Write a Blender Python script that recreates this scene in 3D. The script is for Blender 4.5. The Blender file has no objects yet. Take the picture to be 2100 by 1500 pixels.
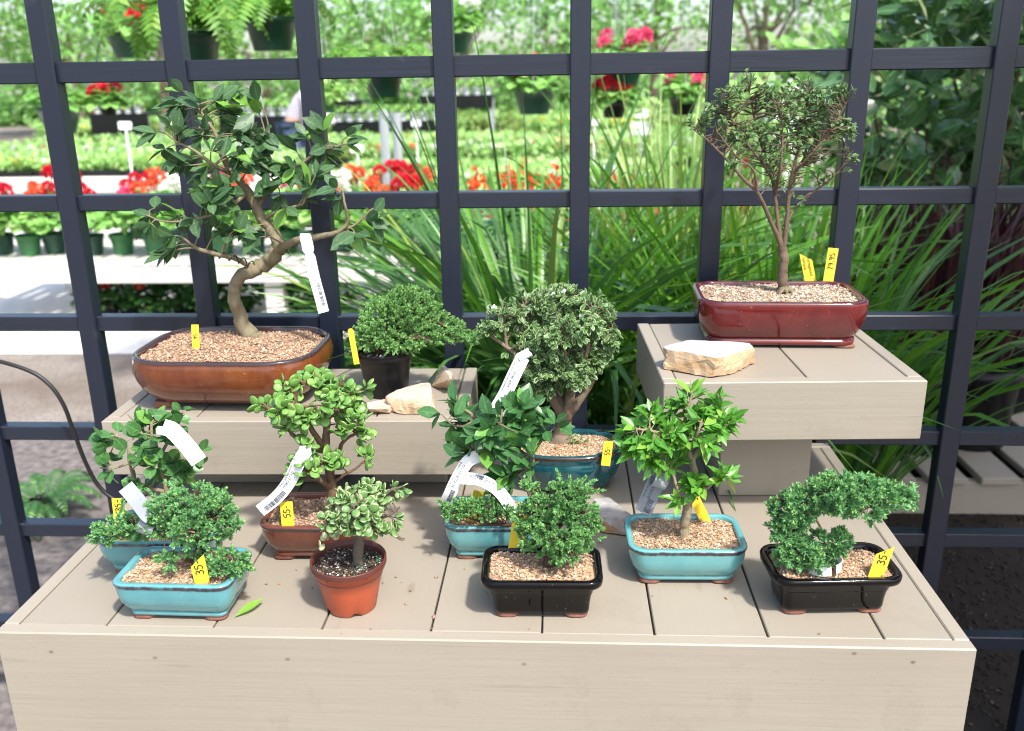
import bpy, bmesh, math, random
import numpy as np
from mathutils import Vector, Matrix

scene = bpy.context.scene
COL = scene.collection
RNG = np.random.default_rng(7)
R = math.radians

# ------------------------------------------------------------------ camera
F_PX, PITCH, YAW, ROLL, CAM_H = 1847.8, .3115, .0568, -.0162, .68
FW = np.array([-math.sin(YAW) * math.cos(PITCH), math.cos(YAW) * math.cos(PITCH), -math.sin(PITCH)])
RT = np.array([math.cos(YAW), math.sin(YAW), 0.0])
UP = np.cross(RT, FW)
R2 = math.cos(ROLL) * RT + math.sin(ROLL) * UP
U2 = -math.sin(ROLL) * RT + math.cos(ROLL) * UP
CAM = np.array([0, 0, CAM_H])
cd = bpy.data.cameras.new('camera')
cam = bpy.data.objects.new('camera', cd)
COL.objects.link(cam)
cam.matrix_world = Matrix(((R2[0], U2[0], -FW[0], 0), (R2[1], U2[1], -FW[1], 0), (R2[2], U2[2], -FW[2], CAM_H), (0, 0, 0, 1)))
cd.sensor_width = 36
cd.lens = F_PX / 2100 * 36
cd.clip_start = .02
cd.clip_end = 600
cd.dof.use_dof = True
cd.dof.focus_distance = 1.30
cd.dof.aperture_fstop = 4.6
scene.camera = cam

# ------------------------------------------------------------------ light
SUN_TO = np.array([.42, -.56, 1.0]); SUN_TO /= np.linalg.norm(SUN_TO)
w = bpy.data.worlds.new('World'); scene.world = w
w.use_nodes = True
wn = w.node_tree.nodes; wl = w.node_tree.links
wn.clear()
sky = wn.new('ShaderNodeTexSky'); sky.sky_type = 'NISHITA'; sky.sun_disc = False
sky.sun_elevation = math.asin(SUN_TO[2]); sky.sun_rotation = math.atan2(SUN_TO[0], SUN_TO[1])
sky.air_density = 1.0; sky.dust_density = 2.5; sky.ozone_density = .6
bg = wn.new('ShaderNodeBackground'); bg.inputs[1].default_value = .15
wo = wn.new('ShaderNodeOutputWorld')
wl.new(sky.outputs[0], bg.inputs[0]); wl.new(bg.outputs[0], wo.inputs[0])
sd = bpy.data.lights.new('sun', 'SUN'); sd.energy = 2.9; sd.angle = R(3.5); sd.color = (1, .965, .92)
so = bpy.data.objects.new('sun', sd); COL.objects.link(so)
so.rotation_euler = Vector(SUN_TO).to_track_quat('Z', 'Y').to_euler(); so.location = (3, -3, 8)
scene.view_settings.view_transform = 'Standard'
scene.view_settings.look = 'None'
scene.view_settings.exposure = 1.15
scene.view_settings.gamma = 1
scene.cycles.use_denoising = True
scene.cycles.filter_width = 1.0
scene.cycles.max_bounces = 8

# ------------------------------------------------------------------ pixel -> world
def ray(px, py):
    return FW + R2 * (px - 1050) / F_PX + U2 * (750 - py) / F_PX
def at(px, py, Y):
    d = ray(px, py); return CAM + d * Y / d[1]
def atz(px, py, z):
    d = ray(px, py); return CAM + d * (z - CAM_H) / d[2]
def ppm(P):
    return F_PX / float((np.asarray(P) - CAM) @ FW)

# ------------------------------------------------------------------ mesh builder
class MB:
    def __init__(self):
        self.V = []; self.F = []; self.A = []; self.U = []; self.n = 0
    def add(self, v, faces, rnd=0.0, uv=None):
        v = np.asarray(v, float).reshape(-1, 3); k = len(v)
        self.V.append(v)
        self.A.append(np.full(k, rnd, float) if np.isscalar(rnd) else np.asarray(rnd, float))
        self.U.append(np.zeros((k, 2)) if uv is None else np.asarray(uv, float))
        if isinstance(faces, np.ndarray):
            self.F.append(faces + self.n)
        else:
            by = {}
            for f in faces: by.setdefault(len(f), []).append(f)
            for fs in by.values(): self.F.append(np.array(fs) + self.n)
        self.n += k
    def box(self, lo, hi, b=.002, rot=None, rnd=0.0):
        lo = np.array(lo, float); hi = np.array(hi, float)
        c = (lo + hi) / 2; h = (hi - lo) / 2
        b = min(b, h.min() * .45)
        vs = []; idx = {}
        for sx in (-1, 1):
            for sy in (-1, 1):
                for sz in (-1, 1):
                    s = np.array([sx, sy, sz])
                    for ax in range(3):
                        p = s * (h - b); p[ax] = s[ax] * h[ax]
                        idx[(sx, sy, sz, ax)] = len(vs); vs.append(p)
        fs = []
        for ax in range(3):
            o = [i for i in range(3) if i != ax]
            for s in (-1, 1):
                q = []
                for a, bb in ((-1, -1), (1, -1), (1, 1), (-1, 1)):
                    k = [0, 0, 0]; k[ax] = s; k[o[0]] = a; k[o[1]] = bb
                    q.append(idx[(*k, ax)])
                fs.append(q)
        for ax in range(3):
            o = [i for i in range(3) if i != ax]
            for a in (-1, 1):
                for bb in (-1, 1):
                    k0 = [0, 0, 0]; k0[o[0]] = a; k0[o[1]] = bb
                    k1 = list(k0); k0[ax] = -1; k1[ax] = 1
                    fs.append([idx[(*k0, o[0])], idx[(*k1, o[0])], idx[(*k1, o[1])], idx[(*k0, o[1])]])
        for sx in (-1, 1):
            for sy in (-1, 1):
                for sz in (-1, 1):
                    fs.append([idx[(sx, sy, sz, a)] for a in range(3)])
        vs = np.array(vs)
        cen = np.zeros(3)
        for f in fs:                                   # outward normals
            p = vs[f]; nn = np.cross(p[1] - p[0], p[2] - p[0])
            if nn @ p.mean(0) < 0: f.reverse()
        if rot is not None: vs = vs @ np.array(rot).T
        self.add(vs + c, fs, rnd)
    def tube(self, pts, rad, seg=8, rnd=0.0, cap=True, wob=0.0, rng=None):
        pts = np.asarray(pts, float); n = len(pts)
        rad = np.full(n, rad, float) if np.isscalar(rad) else np.asarray(rad, float)
        T = np.gradient(pts, axis=0); T /= np.linalg.norm(T, axis=1)[:, None] + 1e-12
        a = np.array([0, 0, 1.0]) if abs(T[0][2]) < .9 else np.array([1.0, 0, 0])
        u = np.cross(T[0], a); u /= np.linalg.norm(u)
        rings = []; an = np.arange(seg) * 2 * math.pi / seg
        for i in range(n):
            u = u - T[i] * (u @ T[i]); u /= np.linalg.norm(u) + 1e-12
            v = np.cross(T[i], u)
            r = rad[i] * np.ones(seg)
            if wob: r = r * (1 + wob * (rng or RNG).normal(size=seg))
            rings.append(pts[i] + np.cos(an)[:, None] * u * r[:, None] + np.sin(an)[:, None] * v * r[:, None])
        V = np.concatenate(rings)
        i = np.arange(n - 1)[:, None] * seg; j = np.arange(seg)[None]; k = (j + 1) % seg
        F = np.stack([i + j, i + k, i + seg + k, i + seg + j], -1).reshape(-1, 4)
        uv = np.stack([np.repeat(np.linspace(0, 1, n), seg), np.tile(np.arange(seg) / seg, n)], 1)
        self.add(V, F, rnd, uv)
        if cap:
            self.add(rings[0], [list(range(seg))[::-1]], rnd); self.add(rings[-1], [list(range(seg))], rnd)
    def loft(self, loops, rnds=None, capb=True, capt=False):
        n = len(loops[0]); m = len(loops)
        V = np.concatenate(loops)
        i = np.arange(m - 1)[:, None] * n; j = np.arange(n)[None]; k = (j + 1) % n
        F = np.stack([i + j, i + k, i + n + k, i + n + j], -1).reshape(-1, 4)
        a = 0.0 if rnds is None else np.repeat(rnds, n)
        self.add(V, F, a)
        if capb: self.add(loops[0], [list(range(n))[::-1]], 0.0 if rnds is None else rnds[0])
        if capt: self.add(loops[-1], [list(range(n))], 0.0 if rnds is None else rnds[-1])
    def leaves(self, tpl, pos, d, nrm, ln, wd, rnd):
        tv, tf, tu = tpl
        pos = np.asarray(pos, float); N = len(pos)
        if N == 0: return
        d = np.asarray(d, float); d = d / (np.linalg.norm(d, axis=1)[:, None] + 1e-9)
        nrm = np.asarray(nrm, float); nrm = nrm - d * (nrm * d).sum(1)[:, None]
        nrm /= np.linalg.norm(nrm, axis=1)[:, None] + 1e-9
        s = np.cross(nrm, d)
        ln = np.broadcast_to(np.asarray(ln, float), (N,)); wd = np.broadcast_to(np.asarray(wd, float), (N,))
        V = (pos[:, None] + tv[None, :, 0, None] * (ln[:, None, None] * d[:, None])
             + tv[None, :, 1, None] * (wd[:, None, None] * s[:, None]) + tv[None, :, 2, None] * (wd[:, None, None] * nrm[:, None]))
        k = len(tv)
        by = {}
        for f in tf: by.setdefault(len(f), []).append(f)
        off = self.n
        self.V.append(V.reshape(-1, 3)); self.A.append(np.repeat(np.asarray(rnd, float), k)); self.U.append(np.tile(tu, (N, 1)))
        for fs in by.values():
            fs = np.array(fs)
            self.F.append((fs[None] + (np.arange(N) * k)[:, None, None]).reshape(-1, fs.shape[1]) + off)
        self.n += N * k
    def build(self, name, mat, parent=None, origin=None, smooth=True):
        V = np.concatenate(self.V)
        o = np.zeros(3)
        if parent is not None:
            p = parent
            while p is not None: o = o + np.array(p.location); p = p.parent
        elif origin is not None: o = np.array(origin, float)
        V = V - o
        me = bpy.data.meshes.new(name)
        me.vertices.add(len(V)); me.vertices.foreach_set('co', V.astype(np.float32).ravel())
        tot = np.concatenate([np.full(len(f), f.shape[1]) for f in self.F])
        li = np.concatenate([f.ravel() for f in self.F])
        me.loops.add(len(li)); me.loops.foreach_set('vertex_index', li.astype(np.int32))
        me.polygons.add(len(tot))
        st = np.concatenate([[0], np.cumsum(tot)[:-1]])
        me.polygons.foreach_set('loop_start', st.astype(np.int32)); me.polygons.foreach_set('loop_total', tot.astype(np.int32))
        me.polygons.foreach_set('use_smooth', np.full(len(tot), bool(smooth)))
        me.update(calc_edges=True)
        a = me.attributes.new('rnd', 'FLOAT', 'POINT'); a.data.foreach_set('value', np.concatenate(self.A).astype(np.float32))
        u3 = np.concatenate(self.U); u3 = np.concatenate([u3, np.zeros((len(u3), 1))], 1)
        a = me.attributes.new('uvw', 'FLOAT_VECTOR', 'POINT'); a.data.foreach_set('vector', u3.astype(np.float32).ravel())
        me.validate()
        me.materials.append(mat)
        ob = bpy.data.objects.new(name, me); COL.objects.link(ob)
        if parent is not None: ob.parent = parent
        elif origin is not None: ob.location = Vector(o)
        return ob

def tag(o, label=None, cat=None, group=None, kind=None):
    if label: o['label'] = label
    if cat: o['category'] = cat
    if group: o['group'] = group
    if kind: o['kind'] = kind
    return o
def thing(name, loc, label, cat, group=None):
    o = bpy.data.objects.new(name, None); COL.objects.link(o)
    o.location = Vector([float(x) for x in loc]); o.empty_display_size = .02
    return tag(o, label, cat, group)
def copy_tree(o, parent=None):
    c = o.copy(); COL.objects.link(c)
    if parent is not None: c.parent = parent
    for ch in list(o.children): copy_tree(ch, c)
    return c
def rz(a):
    c, s = math.cos(a), math.sin(a); return np.array([[c, -s, 0], [s, c, 0], [0, 0, 1]])
def spline(P, k=4):
    P = np.asarray(P, float); n = len(P)
    if n < 3: return np.array([P[0] + (P[-1] - P[0]) * t for t in np.linspace(0, 1, k + 1)])
    Q = np.vstack([2 * P[0] - P[1], P, 2 * P[-1] - P[-2]]); out = []
    for i in range(1, n):
        a, b, c, d = Q[i - 1], Q[i], Q[i + 1], Q[i + 2]
        for t in np.arange(k) / k:
            out.append(.5 * (2 * b + (c - a) * t + (2 * a - 5 * b + 4 * c - d) * t * t + (3 * b - a - 3 * c + d) * t ** 3))
    out.append(P[-1]); return np.array(out)

# ------------------------------------------------------------------ materials
def newmat(name):
    m = bpy.data.materials.new(name); m.use_nodes = True
    nt = m.node_tree; nt.nodes.clear()
    out = nt.nodes.new('ShaderNodeOutputMaterial'); b = nt.nodes.new('ShaderNodeBsdfPrincipled')
    nt.links.new(b.outputs[0], out.inputs[0])
    return m, nt, b, out
def N(nt, t, **kw):
    n = nt.nodes.new(t)
    for k, v in kw.items(): setattr(n, k, v)
    return n
def coords(nt, scale=(1, 1, 1), kind='Object'):
    tc = N(nt, 'ShaderNodeTexCoord'); mp = N(nt, 'ShaderNodeMapping')
    mp.inputs['Scale'].default_value = scale
    nt.links.new(tc.outputs[kind], mp.inputs[0]); return mp.outputs[0]
def noise(nt, vec, scale, detail=4, rough=.55, dist=0.0):
    n = N(nt, 'ShaderNodeTexNoise'); n.inputs['Distortion'].default_value = dist; n.inputs['Scale'].default_value = scale
    n.inputs['Detail'].default_value = detail; n.inputs['Roughness'].default_value = rough
    if vec is not None: nt.links.new(vec, n.inputs['Vector'])
    return n.outputs['Fac']
def ramp(nt, fac, stops):
    r = N(nt, 'ShaderNodeValToRGB'); e = r.color_ramp.elements
    while len(e) < len(stops): e.new(.5)
    for k, (p, c) in enumerate(stops):
        e[k].position = p; e[k].color = (*c, 1) if len(c) == 3 else c
    nt.links.new(fac, r.inputs[0]); return r.outputs[0]
def mix(nt, fac, a, b, mode='MIX'):
    m = N(nt, 'ShaderNodeMix', data_type='RGBA', blend_type=mode)
    for sock, val in ((m.inputs[0], fac), (m.inputs[6], a), (m.inputs[7], b)):
        if isinstance(val, bpy.types.NodeSocket): nt.links.new(val, sock)
        elif isinstance(val, (int, float)): sock.default_value = val
        else: sock.default_value = (*val, 1)
    return m.outputs[2]
def mth(nt, op, a, b=None, c=None):
    m = N(nt, 'ShaderNodeMath', operation=op)
    for i, v in enumerate((a, b, c)):
        if v is None: continue
        if isinstance(v, bpy.types.NodeSocket): nt.links.new(v, m.inputs[i])
        else: m.inputs[i].default_value = v
    return m.outputs[0]
def attr(nt, name, out='Fac'):
    a = N(nt, 'ShaderNodeAttribute', attribute_name=name); return a.outputs[out]
def bump(nt, b, h, strength=.3, dist=.002):
    n = N(nt, 'ShaderNodeBump'); n.inputs['Strength'].default_value = strength; n.inputs['Distance'].default_value = dist
    nt.links.new(h, n.inputs['Height']); nt.links.new(n.outputs[0], b.inputs['Normal'])
def setc(nt, b, c):
    if isinstance(c, bpy.types.NodeSocket): nt.links.new(c, b.inputs['Base Color'])
    else: b.inputs['Base Color'].default_value = (*c, 1)

def plain(name, col, rough=.5, var=.12, nscale=30, spec=.5, bstr=0, metallic=0, coat=0):
    m, nt, b, o = newmat(name)
    f = noise(nt, coords(nt), nscale)
    lo = tuple(c * (1 - var) for c in col); hi = tuple(min(1, c * (1 + var)) for c in col)
    setc(nt, b, ramp(nt, f, [(.3, lo), (.7, hi)]))
    b.inputs['Roughness'].default_value = rough; b.inputs['Specular IOR Level'].default_value = spec
    b.inputs['Metallic'].default_value = metallic; b.inputs['Coat Weight'].default_value = coat
    if bstr: bump(nt, b, f, bstr)
    return m

def paint_wood(name, axis, col, rough=.5, wear=None, spec=.4, gb=.5):
    m, nt, b, o = newmat(name)
    sc = [90.0, 90.0, 90.0]; sc[axis] = 3.5
    g = noise(nt, coords(nt, tuple(sc)), 1.0, 5, .6)
    sc2 = [14.0, 14.0, 14.0]; sc2[axis] = 1.2
    g2 = noise(nt, coords(nt, tuple(sc2)), 1.0, 3)
    big = noise(nt, coords(nt), 4.0, 4)
    fine = noise(nt, coords(nt), 160.0, 2)
    c1 = mix(nt, mth(nt, 'MULTIPLY', g2, .22), tuple(c * 1.03 for c in col), tuple(c * .80 for c in col))
    c2 = mix(nt, ramp(nt, big, [(.42, (0, 0, 0)), (.72, (.35, .35, .35))]), c1, tuple(c * a for c, a in zip(col, (.86, .82, .76))))
    c3 = mix(nt, ramp(nt, g, [(.66, (0, 0, 0)), (.74, (.35, .35, .35))]), c2, tuple(c * .6 for c in col))
    if wear:
        wv = noise(nt, coords(nt), 9.0, 6, .65)
        c3 = mix(nt, ramp(nt, wv, [(.64, (0, 0, 0)), (.74, (.7, .7, .7))]), c3, wear)
    c3 = mix(nt, mth(nt, 'MULTIPLY', attr(nt, 'rnd'), .30), c3, tuple(c * a for c, a in zip(col, (.70, .68, .66))))   # each board its own tone
    # stains, specks of soil and a few knots
    st = noise(nt, coords(nt), 6.5, 6, .7)
    c3 = mix(nt, ramp(nt, st, [(.58, (0, 0, 0)), (.62, (.16, .16, .16)), (.65, (.06, .06, .06)), (.76, (.2, .2, .2))]), c3, tuple(c * a for c, a in zip(col, (.66, .62, .56))))
    sp_ = noise(nt, coords(nt), 330.0, 1)
    c3 = mix(nt, ramp(nt, sp_, [(.735, (0, 0, 0)), (.76, (.55, .55, .55))]), c3, tuple(c * .45 for c in col))
    ks = [7.0, 7.0, 7.0]; ks[axis] = 2.6
    vo = N(nt, 'ShaderNodeTexVoronoi'); vo.inputs['Scale'].default_value = 1.0; nt.links.new(coords(nt, tuple(ks)), vo.inputs['Vector'])
    c3 = mix(nt, ramp(nt, vo.outputs['Distance'], [(.0, (.6, .6, .6)), (.035, (.35, .35, .35)), (.055, (0, 0, 0))]), c3, tuple(c * a for c, a in zip(col, (.62, .54, .44))))
    setc(nt, b, c3)
    b.inputs['Roughness'].default_value = rough; b.inputs['Specular IOR Level'].default_value = spec
    h = mth(nt, 'ADD', mth(nt, 'MULTIPLY', g, .8), mth(nt, 'ADD', g2, mth(nt, 'MULTIPLY', fine, .15)))
    bump(nt, b, h, gb, .0012)
    return m

def glaze(name, base, edge, second, rough=.12, mott=.5, nscale=25, streak=False, coat=.35, spec=.5):
    """glazed ceramic; attribute rnd marks where the glaze breaks to the edge colour"""
    m, nt, b, o = newmat(name)
    f = noise(nt, coords(nt, (1, 1, .35) if streak else (1, 1, 1)), nscale, 5, .6)
    f2 = noise(nt, coords(nt), nscale * 6, 3)
    c = mix(nt, ramp(nt, f, [(.38, (0, 0, 0)), (.66, (mott, mott, mott))]), base, second)
    e = mth(nt, 'ADD', attr(nt, 'rnd'), mth(nt, 'MULTIPLY', mth(nt, 'SUBTRACT', f2, .5), .7))
    e = mth(nt, 'ADD', e, mth(nt, 'MULTIPLY', mth(nt, 'SUBTRACT', f, .5), .6))
    c = mix(nt, ramp(nt, e, [(.4, (0, 0, 0)), (.75, (1, 1, 1))]), c, edge)
    lime = noise(nt, coords(nt, (1, 1, .6)), 260, 2); lm = noise(nt, coords(nt), 22, 3)
    c = mix(nt, mth(nt, 'MULTIPLY', ramp(nt, lime, [(.68, (0, 0, 0)), (.73, (.8, .8, .8))]), ramp(nt, lm, [(.5, (0, 0, 0)), (.62, (1, 1, 1))])), c, tuple(min(1, x * .6 + .22) for x in base))
    setc(nt, b, c)
    b.inputs['Roughness'].default_value = rough; b.inputs['Coat Weight'].default_value = coat; b.inputs['Specular IOR Level'].default_value = spec
    b.inputs['Coat Roughness'].default_value = .08
    bump(nt, b, mth(nt, 'ADD', mth(nt, 'MULTIPLY', f2, .3), f), .12, .0015)
    return m

def leafmat(name, a, b_, rim=None, young=None, rough=.38, trans=.28, spec=.5, vein=True, rimw=.62, spots=False):
    m, nt, b, o = newmat(name)
    rn = attr(nt, 'rnd'); uv = N(nt, 'ShaderNodeSeparateXYZ'); nt.links.new(attr(nt, 'uvw', 'Vector'), uv.inputs[0])
    c = mix(nt, ramp(nt, rn, [(0, (0, 0, 0)), (.8, (1, 1, 1))]), a, b_)
    if young: c = mix(nt, ramp(nt, rn, [(.86, (0, 0, 0)), (.93, (1, 1, 1))]), c, young)
    av = mth(nt, 'ABSOLUTE', uv.outputs[1])
    if vein:
        c = mix(nt, ramp(nt, av, [(.03, (.45, .45, .45)), (.16, (0, 0, 0))]), c, tuple(min(1, x * 1.9 + .03) for x in b_))
    if rim:
        mod = mth(nt, 'ADD', av, mth(nt, 'MULTIPLY', mth(nt, 'POWER', uv.outputs[0], 6.0), .5))
        c = mix(nt, ramp(nt, mod, [(rimw, (0, 0, 0)), (rimw + .1, (1, 1, 1))]), c, rim)
    f = noise(nt, coords(nt), 220, 2)
    c = mix(nt, .22, c, ramp(nt, f, [(.3, tuple(x * .5 for x in a)), (.7, tuple(min(1, x * 1.5) for x in b_))]))
    if spots:
        f2 = noise(nt, coords(nt), 420, 1)
        c = mix(nt, ramp(nt, f2, [(.70, (0, 0, 0)), (.76, (.6, .6, .6))]), c, (.5, .55, .5))
    setc(nt, b, c)
    b.inputs['Roughness'].default_value = rough; b.inputs['Specular IOR Level'].default_value = spec
    if trans > 0:
        t = N(nt, 'ShaderNodeBsdfTranslucent')
        hs = N(nt, 'ShaderNodeHueSaturation'); hs.inputs['Value'].default_value = 1.5; hs.inputs['Hue'].default_value = .485
        nt.links.new(c, hs.inputs['Color']); nt.links.new(hs.outputs[0], t.inputs[0])
        ms = N(nt, 'ShaderNodeMixShader'); ms.inputs[0].default_value = trans
        nt.links.new(b.outputs[0], ms.inputs[1]); nt.links.new(t.outputs[0], ms.inputs[2]); nt.links.new(ms.outputs[0], o.inputs[0])
    return m

def grainmat(name, stops, rough=.85, mf=.22):
    m, nt, b, o = newmat(name)
    c = ramp(nt, attr(nt, 'rnd'), stops)
    f = noise(nt, coords(nt), 900, 2)
    setc(nt, b, mix(nt, mf, c, ramp(nt, f, [(.3, (.25, .16, .1)), (.7, (.85, .75, .62))])))
    b.inputs['Roughness'].default_value = rough; b.inputs['Specular IOR Level'].default_value = .25
    return m

def bark(name, a, b_, sc=90, stretch=.3):
    m, nt, b, o = newmat(name)
    f = noise(nt, coords(nt, (1, 1, stretch)), sc, 8, .75); f2 = noise(nt, coords(nt), sc * .25, 3)
    c = mix(nt, f2, ramp(nt, f, [(.3, a), (.7, b_)]), tuple(x * .75 for x in b_))
    setc(nt, b, c); b.inputs['Roughness'].default_value = .8; b.inputs['Specular IOR Level'].default_value = .25
    bump(nt, b, mth(nt, 'ADD', f, f2), 1.0, .003); return m

TAUPE = (.312, .276, .220)
M = {}
M['deck_y'] = paint_wood('taupe_paint_boards', 1, TAUPE, gb=.35)
M['deck_x'] = paint_wood('taupe_paint_fascia', 0, TAUPE, gb=.6)
M['deck_z'] = paint_wood('taupe_paint_post', 2, TAUPE, gb=.4)
M['trel_x'] = paint_wood('charcoal_paint_rail', 0, (.0135, .0185, .032), .34, (.040, .045, .055), .5)
M['trel_z'] = paint_wood('charcoal_paint_post', 2, (.0115, .016, .030), .36, (.038, .043, .053), .5)
M['slat'] = paint_wood('weathered_slat', 1, (.36, .31, .245), .7, (.22, .19, .15))
M['white_bench_x'] = paint_wood('white_bench_rail', 0, (.66, .63, .58), .6)
M['white_bench_y'] = paint_wood('white_bench_slat', 1, (.66, .63, .58), .6)
M['teal'] = glaze('turquoise_glaze', (.105, .325, .335), (.045, .030, .035), (.165, .41, .40), .14, .6, 18)
M['teal2'] = glaze('blue_turquoise_glaze', (.095, .295, .325), (.04, .035, .05), (.14, .375, .39), .14, .6, 18)
M['dteal'] = glaze('deep_teal_glaze', (.006, .046, .060), (.045, .022, .014), (.012, .095, .108), .10, .8, 40, True)
M['black'] = glaze('black_glaze', (.0025, .0025, .003), (.005, .004, .004), (.007, .0045, .0035), .06, .6, 20, coat=0, spec=.28)
M['brown'] = glaze('chestnut_glaze', (.115, .026, .010), (.045, .026, .028), (.20, .062, .018), .16, .85, 22, True)
M['brown2'] = glaze('red_brown_glaze', (.15, .045, .024), (.055, .028, .026), (.10, .028, .017), .20, .7, 26)
M['oxblood'] = glaze('oxblood_glaze', (.098, .007, .009), (.055, .020, .028), (.15, .016, .012), .13, .8, 35)
M['clay'] = plain('unglazed_red_clay', (.24, .105, .075), .85, .25, 120, .2, .2)
M['bpot'] = plain('black_plastic', (.006, .006, .007), .38, .3, 8, .35)
M['rpot'] = plain('terracotta_plastic', (.40, .075, .028), .42, .10, 12)
M['rpot_in'] = plain('dark_plastic_rim', (.10, .028, .020), .45, .2, 12)
M['gpot'] = plain('green_plastic', (.012, .060, .035), .4, .2, 8)
M['gpot2'] = plain('light_green_plastic', (.03, .16, .05), .4, .2, 8)
M['yellow'] = plain('yellow_plastic', (.80, .60, .035), .45, .05, 20)
M['white_tag'] = plain('white_label_stock', (.80, .82, .84), .45, .03, 20)
M['grey_tag'] = plain('grey_label_back', (.27, .29, .32), .5, .06, 20)
M['ink'] = plain('black_ink', (.012, .012, .014), .5, .1)
M['ink_grey'] = plain('grey_print', (.07, .075, .09), .6, .1)
M['wire'] = plain('dark_wire', (.03, .02, .016), .4, .2)
M['cable'] = plain('black_cable', (.010, .010, .010), .45, .2)
M['steel'] = plain('galvanised_steel', (.55, .57, .60), .4, .1, 40, .5, 0, .6)
M['sign'] = plain('white_sign_plastic', (.82, .84, .84), .5, .02)
TAN = [(0, (.07, .038, .02)), (.12, (.24, .125, .058)), (.35, (.41, .24, .115)), (.6, (.47, .30, .165)), (.8, (.54, .38, .235)), (.95, (.66, .55, .40)), (1, (.76, .70, .60))]
M['gravel'] = grainmat('tan_bonsai_grit', TAN)
M['gravel_pale'] = grainmat('pale_mixed_grit', [(0, (.06, .038, .022)), (.15, (.20, .125, .07)), (.4, (.38, .26, .155)), (.65, (.50, .40, .29)), (.9, (.62, .56, .47)), (1, (.76, .72, .66))])
M['gravel_red'] = grainmat('reddish_bark_grit', [(0, (.06, .03, .02)), (.25, (.20, .095, .05)), (.5, (.31, .16, .075)), (.75, (.42, .25, .125)), (.95, (.55, .38, .23)), (1, (.70, .58, .44))])
M['potting'] = grainmat('dark_potting_mix', [(0, (.012, .009, .006)), (.45, (.035, .022, .014)), (.75, (.09, .055, .03)), (.9, (.2, .14, .09)), (.955, (.7, .69, .66)), (1, (.8, .79, .76))], mf=.04)
M['stone'] = None
def stonemat(name, top, side, side2):
    m, nt, b, o = newmat(name)
    g = N(nt, 'ShaderNodeNewGeometry'); s = N(nt, 'ShaderNodeSeparateXYZ')
    tc = N(nt, 'ShaderNodeTexCoord'); nt.links.new(tc.outputs['Normal'], s.inputs[0])
    lay = noise(nt, coords(nt, (16, 16, 75)), 1.0, 7, .7, .8); big = noise(nt, coords(nt), 38, 7, .7)
    sc = mix(nt, ramp(nt, lay, [(.4, (0, 0, 0)), (.62, (1, 1, 1))]), side, side2)
    tcx = mix(nt, ramp(nt, big, [(.35, (0, 0, 0)), (.65, (1, 1, 1))]), top, tuple(x * .62 for x in top))
    c = mix(nt, ramp(nt, s.outputs[2], [(.55, (0, 0, 0)), (.75, (1, 1, 1))]), sc, tcx)
    setc(nt, b, c); b.inputs['Roughness'].default_value = .8; b.inputs['Specular IOR Level'].default_value = .25
    bump(nt, b, mth(nt, 'ADD', lay, big), .6, .003); return m
M['stone'] = stonemat('blue_grey_topped_sandstone', (.50, .51, .50), (.50, .31, .15), (.62, .48, .33))
M['stone2'] = stonemat('buff_sandstone', (.58, .50, .41), (.52, .36, .22), (.60, .47, .34))
M['stone3'] = stonemat('grey_brown_slate', (.46, .44, .42), (.33, .19, .09), (.46, .31, .18))

M['ficus'] = leafmat('ficus_leaf', (.036, .090, .036), (.075, .155, .058), None, (.17, .38, .04), .42, .2, .4, True, spots=True)
M['ficus2'] = leafmat('small_ficus_leaf', (.032, .105, .030), (.062, .180, .050), None, (.15, .36, .05), .38, .22, .45, True, spots=True)
M['round'] = leafmat('round_leaf', (.045, .135, .038), (.085, .22, .060), None, (.18, .38, .07), .36, .25, .42)
M['seriss'] = leafmat('variegated_serissa_leaf', (.040, .115, .030), (.075, .185, .048), (.50, .58, .30), None, .4, .22, .35, True, .68)
M['seriss2'] = leafmat('dark_serissa_leaf', (.048, .125, .036), (.10, .215, .062), (.42, .50, .27), None, .4, .22, .35, True, .74)
M['jade'] = leafmat('elephant_bush_leaf', (.10, .235, .045), (.19, .37, .085), None, (.28, .45, .12), .24, .18, .5, False)
M['jade_var'] = leafmat('cream_edged_leaf', (.085, .20, .050), (.16, .30, .095), (.46, .50, .26), (.55, .54, .30), .32, .12, .35, False, .90)
M['lance'] = leafmat('lance_leaf', (.055, .20, .022), (.11, .31, .040), None, (.24, .42, .06), .3, .25, .5)
M['jun'] = leafmat('juniper_needle', (.085, .22, .080), (.20, .45, .17), None, (.36, .58, .17), .45, .16, .3, False)
M['jun_lt'] = leafmat('soft_juniper_needle', (.13, .31, .085), (.29, .52, .18), None, (.38, .55, .20), .5, .2, .25, False)
M['jun_f'] = leafmat('spray_juniper_needle', (.085, .235, .070), (.20, .43, .145), None, (.32, .52, .16), .45, .16, .3, False)
M['grass'] = leafmat('strap_leaf', (.024, .085, .020), (.085, .220, .045), None, (.25, .34, .07), .38, .25, .5, True)
M['grass_lt'] = leafmat('bright_strap_leaf', (.05, .17, .014), (.12, .31, .025), None, (.33, .42, .08), .36, .3, .5, True)
M['grass_y'] = leafmat('yellow_green_blade', (.14, .26, .05), (.30, .42, .12), None, (.45, .40, .16), .4, .3, .4, False)
M['purple'] = leafmat('purple_flax_leaf', (.022, .008, .010), (.085, .024, .028), None, (.15, .06, .045), .35, .12, .5, False)
M['magnolia'] = leafmat('glossy_shrub_leaf', (.045, .125, .040), (.14, .28, .095), None, (.48, .52, .28), .2, .22, .8, True)
M['bright'] = leafmat('bright_bedding_leaf', (.22, .44, .10), (.40, .62, .22), None, (.5, .66, .28), .5, .3, .3, False)
M['geran'] = leafmat('geranium_leaf', (.13, .33, .065), (.28, .53, .14), None, (.42, .6, .2), .5, .25, .3, False)
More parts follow.
